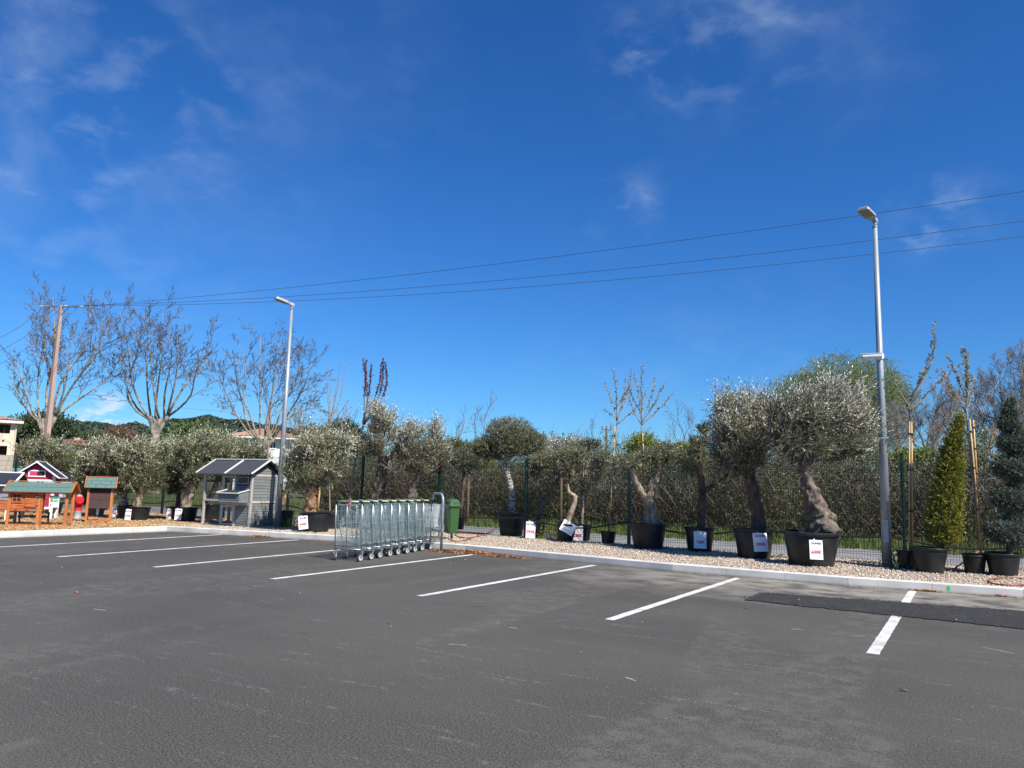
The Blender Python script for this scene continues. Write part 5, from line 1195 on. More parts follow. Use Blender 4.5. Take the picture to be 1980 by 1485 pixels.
crown_tree('garden_tree', 'dark clipped trees right of the small cottage roof', 'tree', 150, 110, 930, [(130, 855, 24, 12, 1), (185, 858, 30, 11, 1), (215, 862, 24, 10, .8)], M_PINE, 900, 8, .4, .2, 1, .8, 135, BT, gap=-.9, tr=.2)
crown_tree('garden_tree', 'low olive-green tree in front of the small cottage', 'tree', 137, 48, 930, [(130, 890, 14, 14, 1), (145, 895, 12, 12, .8)], M_SCRUBL, 500, 8, .12, .05, .5, .8, 136, BT, gap=-.8, tr=.1)
crown_tree('garden_tree', 'dark bushy tree behind the white house under the hills', 'tree', 600, 82, 930, [(600, 850, 26, 14, 1), (628, 855, 22, 16, .8)], M_PINE, 800, 8, .32, .12, .9, .8, 137, BT, gap=-.8, tr=.2)
# reeds by the juniper
rd = []
for i, (x, y0, tx, ty) in enumerate(((1925, 960, 1914, 834), (1940, 940, 1918, 845), (1884, 900, 1888, 868))):
    b = D3(x, y0+60, 24); b.z = .05; t = V3(b, tx, ty); r_ = thing('reed', ['tan plumed reed, tallest of the three near the blue juniper', 'tan plumed reed leaning left beside the tallest one', 'short tan plumed reed near the leaning sapling cane'][i], 'reed', b, 0, 'plumed reeds beyond the fence')
    v = Vector(t-b); MB().tube([(0, 0, 0), tuple(v*.5+Vector((.03, 0, 0))), tuple(v)], [.012, .010, .006], 6).build('stem', M_CANE, r_, smooth=True)
    rg = np.random.default_rng(i); n = 60; P_ = np.array(v)[None]+rg.normal(0, .02, (n, 3)); D_ = nrm(rg.normal(0, .45, (n, 3))+[.3, 0, .1]); np_mesh('plume', twig_leaves(P_, D_, np.full(n, .22), 8, .05, .012, .5, rg, .3), 4, M_REED, r_)

# ================================================================ HOUSES
M_CREAM = mat('cream_render', (.62, .53, .41), .9, var=.12, vscale=.6); M_TILE = None
def f_tile(noise, ss, mixc, mul, sep, vor):
    c = mixc(ss(noise(.9, 4), .35, .65), (.37, .20, .135), (.26, .15, .11)); return mixc(mul(ss(noise(6, 2), .45, .6), .6), c, (.46, .32, .23)), None
M_TILE = ground_mat('roof_tiles', f_tile, .9); M_WALLW = mat('white_render', (.74, .73, .70), .9, var=.1, vscale=.6); M_PINK = mat('pinkish_render', (.50, .37, .27), .9, var=.1, vscale=.8)
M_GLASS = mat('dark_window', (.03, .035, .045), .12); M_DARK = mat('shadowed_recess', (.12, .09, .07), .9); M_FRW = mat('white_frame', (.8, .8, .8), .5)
def tiled(b, P, nx=24, amp=.06):      # roof slope with rounded tile rows: P0,P1 eave ; P3,P2 ridge
    P = [Vector(p) for p in P]; n = (P[1]-P[0]).cross(P[3]-P[0]).normalized(); vs = []; ny = 2
    if n.z < 0: n = -n
    K_ = nx*4
    for j in range(ny):
        for i in range(K_+1):
            t = i/K_; a = P[0].lerp(P[1], t); c = P[3].lerp(P[2], t); vs.append(a.lerp(c, j)+n*amp*abs(sin(pi*t*nx)))
    b.add(vs, [(i, i+1, K_+2+i, K_+1+i) for i in range(K_)])
def house(name, label, D, xl, xr, yeave, yridge, base_w, dep, wallm, apexl, apexr, ground_py=930, group='houses beyond the olive trees', over=.5, nx=30):
    b = D3(xr, 900, D); b.z = 0; rz = math.atan2(HR.y, HR.x)+math.atan2(990-xr, F_PX)*1.0; root = thing(name, label, 'house', b, rz, group)
    LX = Vector((cos(rz), sin(rz), 0)); LN = Vector((-sin(rz), cos(rz), 0))
    def hit(px, py):
        d = ray(px, py); o_ = Vector((0, 0, CAMH)); return o_+d*((b-o_).dot(LN)/d.dot(LN))
    def X(px): return (hit(px, 880)-b).dot(LX)
    def Zz(px, py): return hit(px, py).z
    x0, x1 = X(xl), X(xr); ze = Zz((xl+xr)/2, yeave); zr = Zz((xl+xr)/2, yridge)+(yeave-yridge)*0; ax0, ax1 = X(apexl), X(apexr)
    return root, b, X, Zz, x0, x1, ze, zr, ax0, ax1
def roof_hip(root, x0, x1, ax0, ax1, y0, y1, ze, zr, ov=.6, nx=40):
    ym = (y0+y1)/2; b = MB(); E_ = [(x0-ov, y0-ov, ze), (x1+ov, y0-ov, ze), (x1+ov, y1+ov, ze), (x0-ov, y1+ov, ze)]; A_ = (ax0, ym, zr); C = (ax1, ym, zr)
    tiled(b, [E_[0], E_[1], C, A_], nx); tiled(b, [E_[1], E_[2], C, C], nx//2); tiled(b, [E_[2], E_[3], A_, C], nx); tiled(b, [E_[3], E_[0], A_, A_], nx//2)
    r_ = b.build('roof', M_TILE, root)
    b = MB(); b.bb(x0-ov, x1+ov, y0-ov, y1+ov, ze-.16, ze-.02); b.build('eaves', M_WALLW, r_)
    return r_
# cream house at the left edge, loggias facing the car park
root, b0, X, Zz, x0, x1, ze, zr, a0, a1 = house('cream_house', 'cream two-storey house with a shaded balcony and tiled roof at the left edge', 46, -230, 24, 806, 796, 0, 9, M_CREAM, -150, -60)
w = MB(); zt = ze-.16; H1 = Zz(0, 818)
def ZL(py): return Zz(10, py)
w.bb(x0, x1, 2.2, 9, 0, zt); w.bb(x0, x1, 0, 2.2, ZL(818), zt); w.bb(x0, x1, 0, 2.2, ZL(862), ZL(838)); w.bb(x1-.25, x1, 0, .25, ZL(838), ZL(818)); w.bb(x1-.3, x1, 0, 2.2, 0, ZL(862)); w.bb(x0, x1-.3, .01, 2.2, 0, ZL(880))
w.bb(X(-30), X(-24), 0, .25, ZL(838), ZL(818)); w.build('wall', M_CREAM, root)
roof_hip(root, x0, x1, a0, a1, 0, 9, ze, zr+.35, .38, 46)
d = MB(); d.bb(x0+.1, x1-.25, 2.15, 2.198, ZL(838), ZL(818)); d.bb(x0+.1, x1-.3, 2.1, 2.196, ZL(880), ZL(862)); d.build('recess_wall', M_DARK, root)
aw = MB(); n = 30
for k in range(n): xa = X(-60)+(X(22)-X(-60))*k/n; wd = (X(22)-X(-60))/n; aw.add([(xa, -.05, ZL(813)), (xa+wd, -.05, ZL(813)), (xa+wd*.9, -.06, ZL(819)), (xa+wd*.5, -.06, ZL(820.5)), (xa+wd*.1, -.06, ZL(819))], [(0, 1, 2, 3, 4)])
aw.build('awning', mat('awning', (.62, .56, .46), .8), root)
MB().bb(X(0), X(4.5), 2.08, 2.14, ZL(837), ZL(822)).build('window', M_GLASS, root)
MB().cyl((X(3), -.03, ZL(852)), (X(3), .05, ZL(852)), .07, n=10).build('vent', M_DARK, root)
MB().cyl((x1+.04, -.04, 0), (x1+.04, -.04, ze-.2), .04, n=8).build('downpipe', M_CREAM, root)
# small cottage
root, b0, X, Zz, x0, x1, ze, zr, a0, a1 = house('cottage', 'small beige gabled cottage seen between two of the left olives', 62, 128, 164, 862, 846, 0, 6, M_PINK, 128, 164)
w = MB(); xm = (x0+x1)/2; 
w.prism([(0, 0), (7, 0), (7, Zz(146, 860)), (3.5, Zz(146, 848)), (0, Zz(146, 860))], x0, x1, 'x'); w.build('wall', M_PINK, root)
r_ = MB(); tiled(r_, [(x0-.4, -.4, Zz(146, 861)), (x1+.3, -.4, Zz(146, 861)), (x1+.3, 3.5, Zz(146, 847)), (x0-.4, 3.5, Zz(146, 847))], 16); tiled(r_, [(x0-.4, 7.4, Zz(146, 861)), (x1+.3, 7.4, Zz(146, 861)), (x1+.3, 3.5, Zz(146, 847)), (x0-.4, 3.5, Zz(146, 847))], 16); r_.build('roof', M_TILE, root)
MB().bb(X(146.5), X(149.5), -.04, 0.0, Zz(146, 876), Zz(146, 868)).build('window', M_GLASS, root)
c = MB(); c.bb(x0+.4, x0+1.0, 3, 3.6, Zz(146, 850), Zz(146, 843)); c.build('chimney', M_PINK, root)
# white house with wide tiled roof behind the left lamp
root, b0, X, Zz, x0, x1, ze, zr, a0, a1 = house('white_house', 'white house with a wide terracotta hipped roof behind the left lamp post', 76, 452, 566, 845, 824, 0, 9, M_WALLW, 495, 528)
w = MB(); w.bb(x0, x1, 0, 10, 0, ze-.16); w.build('wall', M_WALLW, root)
roof_hip(root, x0, x1, a0, a1, 0, 10, ze, zr, .8, 48)
for (xa, xb, ya, yb) in ((520, 533, 853, 868), (478, 488, 853, 866), (545, 553, 853, 866)):
    f = MB(); f.bb(X(xa), X(xb), -.06, -.003, Zz(520, yb), Zz(520, ya)); fo = f.build('window', M_FRW, root)
    g = MB(); m_ = (X(xa)+X(xb))/2; g.bb(X(xa)+.1, m_-.05, -.08, -.06, Zz(520, yb)+.1, Zz(520, ya)-.1); g.bb(m_+.05, X(xb)-.1, -.08, -.06, Zz(520, yb)+.1, Zz(520, ya)-.1); g.build('pane', M_GLASS, fo)

# parked white car behind the fence
def car():
    b = D3(124, 930, 36); b.z = 0.03; r = thing('parked_car', 'white car parked on the far side of the fence, glimpsed between olives', 'car', b, math.atan2(HR.y, HR.x)+.25)
    prof = [(-2.1, .35), (-2.1, .75), (-1.95, .88), (-1.15, .97), (-.55, 1.42), (.75, 1.50), (1.45, 1.35), (1.95, .98), (2.08, .9), (2.1, .4), (1.7, .28), (-1.7, .28)]
    m = MB(); m.prism(prof, -.82, .82, 'y'); m.build('body', mat('car_white', (.75, .75, .76), .25), r, bevel=.05)
    g = MB(); gp_ = [(-.98, 1.0), (-.50, 1.37), (.70, 1.44), (1.38, 1.30), (1.70, 1.0)]
    g.prism(gp_, -.835, -.82, 'y'); g.prism(gp_, .82, .835, 'y'); g.build('side_window', M_GLASS, r)
    for x in (-1.3, 1.3):
        for y in (-.84, .74): wv = MB(); wv.cyl((x, y, .32), (x, y+.1, .32), .32, n=20); w_ = wv.build('wheel', M_TYRE, r); h_ = MB(); h_.cyl((x, y-.01, .32), (x, y+.11, .32), .19, n=14); h_.build('rim', M_RIM, w_)
    for y in (-.6, .6): l_ = MB(); l_.box((-2.09, y, .68), (.06, .3, .14)); l_.build('headlight', mat('lamp_lens%d' % (y > 0), (.7, .72, .75), .1), r)
car()

# ================================================================ UTILITY POLE AND WIRES
b = D3(85, 900, 45); b.z = 0; up_ = thing('utility_pole', 'tall pinkish utility pole with a steel crossarm in front of the leftmost plane tree', 'utility pole', b)
tp_ = V3(b, 107, 590)-b; M_POLE = mat('pink_concrete', (.43, .30, .25), .85, var=.25, vscale=2, stretch=(1, 1, .2))
t = MB(); hw, ht = .17, .10
t.add([(x*hw, y*hw*.8, 0) for x, y in ((-1, -1), (1, -1), (1, 1), (-1, 1))]+[(tp_.x*0+x*ht, y*ht*.8, tp_.z) for x, y in ((-1, -1), (1, -1), (1, 1), (-1, 1))], [(0, 1, 5, 4), (1, 2, 6, 5), (2, 3, 7, 6), (3, 0, 4, 7), (4, 5, 6, 7), (0, 3, 2, 1)])
t.build('pole', M_POLE, up_, bevel=.02)
aL = V3(b, 64, 587)-b; aR = V3(b, 146, 599)-b; sh = Vector((0, 0, 0))
ctr = Vector((0, 0, tp_.z-.05)); aL = ctr+Vector((HR.x, HR.y, 0))*-1.25+HF*.4+Vector((0, 0, .06)); aR = ctr+Vector((HR.x, HR.y, 0))*1.3-HF*.4+Vector((0, 0, -.10))
MB().beam(aL, aR, .09, .09).build('crossarm', M_STEEL, up_)
MB().beam(ctr+Vector((0, 0, -.6)), ctr.lerp(aR, .5), .04, .04).build('brace', M_STEEL, up_); MB().beam(ctr+Vector((0, 0, -.6)), ctr.lerp(aL, .5), .04, .04).build('brace', M_STEEL, up_)
M_INS = mat('glass_insulator', (.30, .42, .38), .2); starts = []
line_dir = None
ends = [D3(1980, 370, 27.0), D3(1980, 427, 29.2), D3(1980, 457, 31.2)]
midp = [(990, 507), (990, 540), (990, 557)]
hang = [aR, ctr+Vector((.05, 0, .05)), aL]
order = [aR, ctr.lerp(aR, .15), aL]
st3 = [ctr.lerp(aR, 1.0), ctr+(aR-ctr)*.12, ctr.lerp(aL, 1.0)]
yst = [583, 587, 591]
for k in range(3):
    a = st3[k]; wdir = (ends[k]-(a+b)); wdir.z = 0; wdir.normalize()
    for sgn in (1, -1):
        q = MB(); p0 = a+wdir*sgn*.05; 
        for j in range(4): q.cyl(p0+wdir*sgn*(.05+j*.07), p0+wdir*sgn*(.085+j*.07), .06, .045, 10)
        q.cyl(p0, p0+wdir*sgn*.36, .015, n=6); q.build('insulator', M_INS, up_, smooth=False)
M_CABLE = mat('cable', (.06, .065, .075), .5, .3)
wl = ['highest of the three power lines crossing the sky to the right', 'middle power line of the three crossing the sky', 'lowest of the three power lines crossing the sky']
for k in range(3):
    A_ = b+st3[k]; wd = ends[k]-A_; wd.z = 0; wd.normalize(); A_ = A_+wd*.38; Bp = ends[k]
    # sag solved so that the wire hangs through a third sighted point
    rd_ = ray(*midp[k]); n2 = Vector((-wd.y, wd.x, 0)); tt = (A_-Vector((0, 0, CAMH))).dot(n2)/rd_.dot(n2); Mp = Vector((0, 0, CAMH))+rd_*tt
    L_ = (Bp-A_).dot(wd); s_ = (Mp-A_).dot(wd)/L_; cq = (Mp.z-(A_.z+(Bp.z-A_.z)*s_))/(s_*(s_-1))
    pts = []
    for j in range(61):
        u = j/60*1.25; pts.append(A_+wd*(L_*u)+Vector((0, 0, (Bp.z-A_.z)*u+cq*u*(u-1))))
    tag(MB().tube(pts, .011, 5).build('power_line', M_CABLE), wl[k], 'power line', 'power lines crossing the sky')
for k, (x1_, y1_) in enumerate(((-60, 675), (-60, 705), (-60, 735))):
    A_ = b+[st3[2], st3[1], st3[0]][k]; B2 = D3(x1_, y1_, 26+k*1.3); wd = (B2-A_)
    pts = [A_+wd*(j/14)+Vector((0, 0, -.35*sin(pi*j/14))) for j in range(15)]
    tag(MB().tube(pts, .009, 5).build('power_line', M_CABLE), ['upper', 'middle', 'lower'][k]+' power line running from the utility pole off the left edge', 'power line', 'power lines leaving on the left')
# thin far line and small far pole
P1, P2 = D3(-60, 742, 120), D3(640, 812, 150)
tag(MB().tube([P1+(P2-P1)*(j/20)+Vector((0, 0, -.5*sin(pi*j/20))) for j in range(21)], .018, 4).build('power_line', M_CABLE), 'faint thin cable running low across the sky behind the plane trees', 'power line')
b2 = D3(1172, 900, 70); b2.z = 0; fp = thing('utility_pole', 'small distant pole with a crossarm behind the scrub near the image centre', 'utility pole', b2); zt = V3(b2, 1172, 829).z
MB().tube([(0, 0, 0), (0, 0, zt)], [.14, .09], 8).build('pole', M_TWIG, fp); MB().beam(HR*-.45+Vector((0, 0, zt-.1)), HR*.45+Vector((0, 0, zt-.1)), .08, .08).build('crossarm', M_TWIG, fp)
for s in (-.4, 0, .4): MB().cyl(HR*s+Vector((0, 0, zt-.06)), HR*s+Vector((0, 0, zt+.22)), .06, n=8).build('insulator', M_TWIG, fp)
b3 = D3(673, 900, 38); b3.z = 0; fp = thing('utility_pole', 'slim pale concrete post between the dark pine and the leaning olive', 'utility pole', b3); zt = V3(b3, 674, 842).z
MB().tube([(0, 0, 0), (0, 0, zt)], [.06, .05], 8).build('pole', mat('pale_post', (.5, .5, .48), .8), fp); MB().cyl((0, 0, zt), (0, 0, zt+.03), .06, n=8).build('cap', M_STEEL, fp)
# ================================================================ COOPS AND HUTCHES
M_TAUPE = mat('taupe_timber', (.44, .40, .37), .75, var=.2, vscale=6, stretch=(1, 1, .2)); M_GREYT = mat('slate_grey_timber', (.17, .185, .185), .8, var=.25, vscale=5, stretch=(.3, .3, 1))
M_LIGHTEDGE = mat('pale_grey_trim', (.60, .60, .58), .6); M_CORR = mat('dark_corrugated_roof', (.026, .030, .042), .6, spec=.25); M_ORANGE = mat('orange_timber', (.46, .125, .028), .6, vscale=9, stretch=(.5, .5, 3), col2=(.30, .07, .016), bump=.002, bscale=30)
M_ORL = mat('orange_post', (.50, .165, .045), .6, var=.3, vscale=5, stretch=(2, 2, .3)); M_SHING = mat('green_shingle', (.095, .17, .15), .85, var=.2, vscale=30); M_HRED = mat('crimson_timber', (.40, .02, .055), .6, var=.25, vscale=6, stretch=(.4, .4, 2))
M_HW = mat('white_trim', (.76, .76, .76), .55); M_BLACKV = mat('black_opening', (.012, .010, .010), .8); M_MESH = mat('coop_wire', (.10, .10, .10), .5, .4); M_BROWNP = mat('dark_brown_panel', (.055, .025, .022), .7)
def planks(b, x0, x1, y, z0, z1, n, th=.015, axis='x', dirn=-1, gap=.004):
    h = (z1-z0)/n
    for k in range(n):
        za, zb_ = z0+k*h+gap/2, z0+(k+1)*h-gap/2
        if axis == 'x': b.add([(x0, y, za), (x1, y, za), (x1, y, zb_), (x0, y, zb_), (x0, y+dirn*th, za), (x1, y+dirn*th, za), (x1, y+dirn*th*.35, zb_), (x0, y+dirn*th*.35, zb_)], [(0, 1, 2, 3), (4, 7, 6, 5), (0, 4, 5, 1), (3, 2, 6, 7), (0, 3, 7, 4), (1, 5, 6, 2)])
        else: b.add([(y, x0, za), (y, x1, za), (y, x1, zb_), (y, x0, zb_), (y+dirn*th, x0, za), (y+dirn*th, x1, za), (y+dirn*th*.35, x1, zb_), (y+dirn*th*.35, x0, zb_)], [(0, 1, 2, 3), (4, 7, 6, 5), (0, 4, 5, 1), (3, 2, 6, 7), (0, 3, 7, 4), (1, 5, 6, 2)])
def wiremesh(b, x0, x1, y, z0, z1, axis='x', s=.028, r=.0007):
    nx = int((x1-x0)/s); nz = int((z1-z0)/s)
    def P(u, v): return (u, y, v) if axis == 'x' else (y, u, v)
    for k in range(nx+1): u = x0+(x1-x0)*k/nx; b.tube([P(u, z0), P(u, z1)], r, 3, cap=False)
    for k in range(nz+1): v = z0+(z1-z0)*k/nz; b.tube([P(x0, v), P(x1, v)], r, 3, cap=False)

# ---- grey coop. local x along the kerb, y away from it
def grey_coop():
    A_, B_ = G(388, 1014, .1), G(481, 1020, .1); rz = math.atan2((B_-A_).y, (B_-A_).x); W_ = (B_-A_).length; A_.z = .1
    r = thing('chicken_coop', 'grey and taupe wooden chicken coop with corrugated roof and side nest box', 'chicken coop', A_, rz)
    s = mpp(B_); H = 1.45; D_ = .98; PW = .062
    HE = V3(A_, 386, 916).z-.1+.04; HR_ = HE+.36; HE_ = HE
    X1, X2, X3 = W_*.38, W_*.69, W_   # mid post, house side, right corner
    for (x, y) in ((0, 0), (X1, 0), (X3-PW, 0), (0, D_-PW), (X1, D_-PW), (X3-PW, D_-PW)):
        MB().bb(x, x+PW, y, y+PW, 0, HE_).build('post', M_TAUPE, r, bevel=.004)
    b = MB()
    for y in (0.004, D_-PW+.004):
        b.bb(PW, X1, y, y+.045, HE_*.46, HE_*.46+.05); b.bb(PW, X1, y, y+.045, .0, .045); b.bb(PW, X3-PW, y, y+.045, HE_-.065, HE_-.004)
    b.bb(.004, .05, PW, D_-PW, HE_*.46, HE_*.46+.05); b.bb(.004, .05, PW, D_-PW, HE_-.06, HE_-.002); b.bb(.004, .05, PW, D_-PW, 0, .045)
    b.bb(X1+PW, X3-PW, .006, .05, HE_*.40, HE_*.46); split_boxes(b, 'rail', M_TAUPE, r)
    # doors in the middle bay, upper and lower
    for z0, z1 in ((.03, HE_*.40-.01), (HE_*.46+.01, HE_-.07)):
        d = MB(); xa, xb = X1+PW+.006, X2-.02; t = .05
        d.bb(xa, xa+t, -.012, .02, z0, z1); d.bb(xb-t, xb, -.012, .02, z0, z1); d.bb(xa+t, xb-t, -.012, .02, z0, z0+t); d.bb(xa+t, xb-t, -.012, .02, z1-t, z1)
        do = d.build('door', M_TAUPE, r, bevel=.003); w = MB(); wiremesh(w, xa+t, xb-t, .005, z0+t, z1-t); w.build('wire', M_MESH, do)
    w = MB(); wiremesh(w, PW, X1, .03, .045, HE_*.46); wiremesh(w, PW, X1, .03, HE_*.46+.05, HE_-.06); wiremesh(w, PW, D_-PW, .03, .045, HE_-.06, 'y'); wiremesh(w, PW, X2, D_-.03, .045, HE_-.06); w.build('wire_run', M_MESH, r)
    # sleeping box walls
    zf = HE_*.46
    b = MB(); planks(b, X2, X3-PW, .02, zf, HE_-.07, 7); b.build('front_wall', M_GREYT, r)
    b = MB(); planks(b, X2+.0, X3-PW, .03, .02, HE_*.40, 8); b.build('lower_panel', M_GREYT, r)
    MB().bb(X2-.055, X2, .0, .045, 0, HE_-.07).build('jamb', M_TAUPE, r)
    b = MB(); b.bb(X2, X2+.012, .05, D_-PW, zf, HE_); b.bb(X2, X3-.02, D_-.05, D_-.035, 0, HE_); b.bb(X2, X3-PW, .06, D_-.06, zf-.012, zf); b.build('inner_wall', M_GREYT, r)
    # window
    fx0, fx1 = X2+.05, X3-PW-.04; fz0, fz1 = HE_-.29, HE_-.09; t = .022
    f = MB(); f.bb(fx0-.03, fx1+.03, -.008, .004, fz0-.03, fz1+.03); wf = f.build('window_surround', M_BLACKV, r)
    f = MB(); f.bb(fx0, fx1, -.02, -.009, fz0, fz0+t); f.bb(fx0, fx1, -.02, -.009, fz1-t, fz1); f.bb(fx0, fx0+t, -.02, -.009, fz0+t, fz1-t); f.bb(fx1-t, fx1, -.02, -.009, fz0+t, fz1-t); wo = f.build('window', M_TAUPE, r)
    MB().bb(fx0+t, fx1-t, -.015, -.0095, fz0+t, fz1-t).build('pane', mat('blue_glass', (.015, .018, .05), .12), wo)
    # nest box in front
    nx0, nx1, ny = X2-.27, X3-PW-.005, -.34; nz0, nz1, nzb = HE_*.46, HE_*.62, HE_*.67
    b = MB(); planks(b, nx0, nx1, ny, nz0, nz1, 4); b.bb(nx0, nx1, ny+.002, -.013, nz0-.01, nz0-.001)
    for x, dx in ((nx0, 1), (nx1, -1)):
        b.add([(x, ny+.001, nz0), (x, -.013, nz0), (x, -.013, nzb-.02), (x, ny+.001, nz1), (x+dx*.012, ny+.001, nz0), (x+dx*.012, -.013, nz0), (x+dx*.012, -.013, nzb-.02), (x+dx*.012, ny+.001, nz1)], [(0, 1, 2, 3), (7, 6, 5, 4), (3, 2, 6, 7)])
    nb = b.build('nest_box', M_GREYT, r)
    b = MB(); n = 20; vs = []
    for j, (y, z) in enumerate(((ny-.05, nz1+.005), (-.013, nzb+.01))):
        for i in range(n*4+1): u = i/(n*4); vs.append((nx0-.03+(nx1-nx0+.04)*u, y, z+.008*abs(sin(pi*u*n))))
    N1 = n*4+1; b.add(vs+[(v[0], v[1], v[2]-.012) for v in vs], [(i, i+1, N1+i+1, N1+i) for i in range(N1-1)]+[(2*N1+i, 3*N1+i, 3*N1+i+1, 2*N1+i+1) for i in range(N1-1)]); ld = b.build('nest_lid', M_CORR, nb)
    b = MB(); b.beam((nx0-.03, ny-.055, nz1+.012), (nx1+.01, ny-.055, nz1+.012), .02, .03); b.beam((nx1+.0, ny-.05, nz1+.02), (nx1+.0, -.01, nzb+.03), .03, .025); b.beam((nx0-.03, ny-.05, nz1+.02), (nx0-.03, -.01, nzb+.03), .03, .025); b.build('lid_trim', M_LIGHTEDGE, ld)
    MB().box(((nx0+nx1)/2-.05, ny-.03, nz1-.03), (.02, .02, .06)).build('latch', M_STEEL, nb)
    # gable side facing +x
    b = MB(); gx = X3-.012
    planks(b, PW, D_*.73, gx, zf+.05, HE_-.08, 8, axis='y', dirn=1); b.build('side_door', M_GREYT, r)
    b = MB(); planks(b, D_*.80, D_-PW, gx, zf+.05, HE_-.08, 8, axis='y', dirn=1); b.build('side_wall', M_GREYT, r)
    b = MB(); planks(b, PW, D_-PW, gx-.01, .02, zf-.04, 9, axis='y', dirn=1); b.build('side_panel', M_GREYT, r)
    b = MB(); b.bb(gx-.01, X3+.008, PW, D_-PW, zf-.02, zf+.045); b.bb(gx-.01, X3+.008, PW, D_-PW, HE_-.075, HE_-.01); b.bb(gx-.01, X3+.014, D_*.73, D_*.80, zf+.05, HE_-.08); b.bb(gx+.005, X3+.02, D_*.66, D_*.76, HE_-.14, HE_-.12); b.build('side_frame', M_TAUPE, r)
    for x, dr in ((X3-.02, 1), (.02, -1)):
        b = MB(); n = 4
        for k in range(n):
            z0 = HE_+k*.30/n; z1 = HE_+(k+1)*.30/n-.004; w0 = (D_/2)*(1-k/n*.86); w1 = (D_/2)*(1-(k+1)/n*.86)
            b.add([(x, D_/2-w0, z0), (x, D_/2+w0, z0), (x, D_/2+w1, z1), (x, D_/2-w1, z1), (x+dr*.014, D_/2-w0, z0), (x+dr*.014, D_/2+w0, z0), (x+dr*.006, D_/2+w1, z1), (x+dr*.006, D_/2-w1, z1)], [(0, 1, 2, 3), (4, 7, 6, 5), (0, 4, 5, 1), (3, 2, 6, 7)])
        b.build('gable', M_GREYT, r)
    # corrugated roof, two slopes
    ov = .14; ye = -.17; ze_ = HE_-.03; yr = D_/2; zr_ = HR_
    ro = MB(); n = 24
    for (ya, yb) in ((ye, yr), (D_+.17, yr)):
        vs = []
        for (y, z) in ((ya, ze_), (yb, zr_)):
            for i in range(n*6+1): u = i/(n*6); vs.append((-ov+(X3+2*ov)*u, y, z+.024*sin(2*pi*u*n)))
        N1 = n*6+1; ro.add(vs+[(v[0], v[1], v[2]-.014) for v in vs], [(i, i+1, N1+i+1, N1+i) for i in range(N1-1)]+[(2*N1+i, 3*N1+i, 3*N1+i+1, 2*N1+i+1) for i in range(N1-1)]+[(i, 2*N1+i, 2*N1+i+1, i+1) for i in range(N1-1)])
    rf = ro.build('roof', M_CORR, r)
    t = MB(); 
    for x in (-ov, X3/2+.05, X3+ov):
        for ya in (ye, D_+.17): t.beam((x, ya-.01*(1 if ya < 0 else -1), ze_+.018), (x, yr, zr_+.022), .035, .034)
    t.beam((-ov-.02, yr, zr_+.03), (X3+ov+.02, yr, zr_+.03), .06, .03); t.build('roof_trim', M_LIGHTEDGE, rf)
    b = MB()
    for ya in (.0, D_): b.beam((X3+.03, ya-.10*(1 if ya == 0 else -1), ze_-.04), (X3+.03, yr, zr_-.045), .02, .05); 
    b.build('rafter', M_BLACKV, r)
grey_coop()

# ---- shingled slope helper
def shingles(b, P, nx, ny, th=.008, gap=.005):
    P = [Vector(p) for p in P]; n = (P[1]-P[0]).cross(P[3]-P[0]).normalized(); n = n if n.z > 0 else -n
    for j in range(ny):
        for i in range(nx+1):
            o_ = .5 if j % 2 else 0; u0, u1 = max(0, (i-o_)/nx), min(1, (i+1-o_)/nx)
            if u1 <= u0: continue
            L_ = (P[1]-P[0]).length; g = gap/L_
            v0, v1 = j/ny, (j+1)/ny
            def Q(u, v): return P[0].lerp(P[1], u).lerp(P[3].lerp(P[2], u), v)
            a, c, d, e = Q(u0+g, v0), Q(u1-g, v0), Q(u1-g, v1), Q(u0+g, v1)
            b.add([a, c, d, e, a+n*th*1.6, c+n*th*1.6, d+n*th*.5, e+n*th*.5], [(4, 5, 6, 7), (0, 1, 5, 4), (1, 2, 6, 5), (3, 0, 4, 7), (2, 3, 7, 6), (3, 2, 1, 0)])
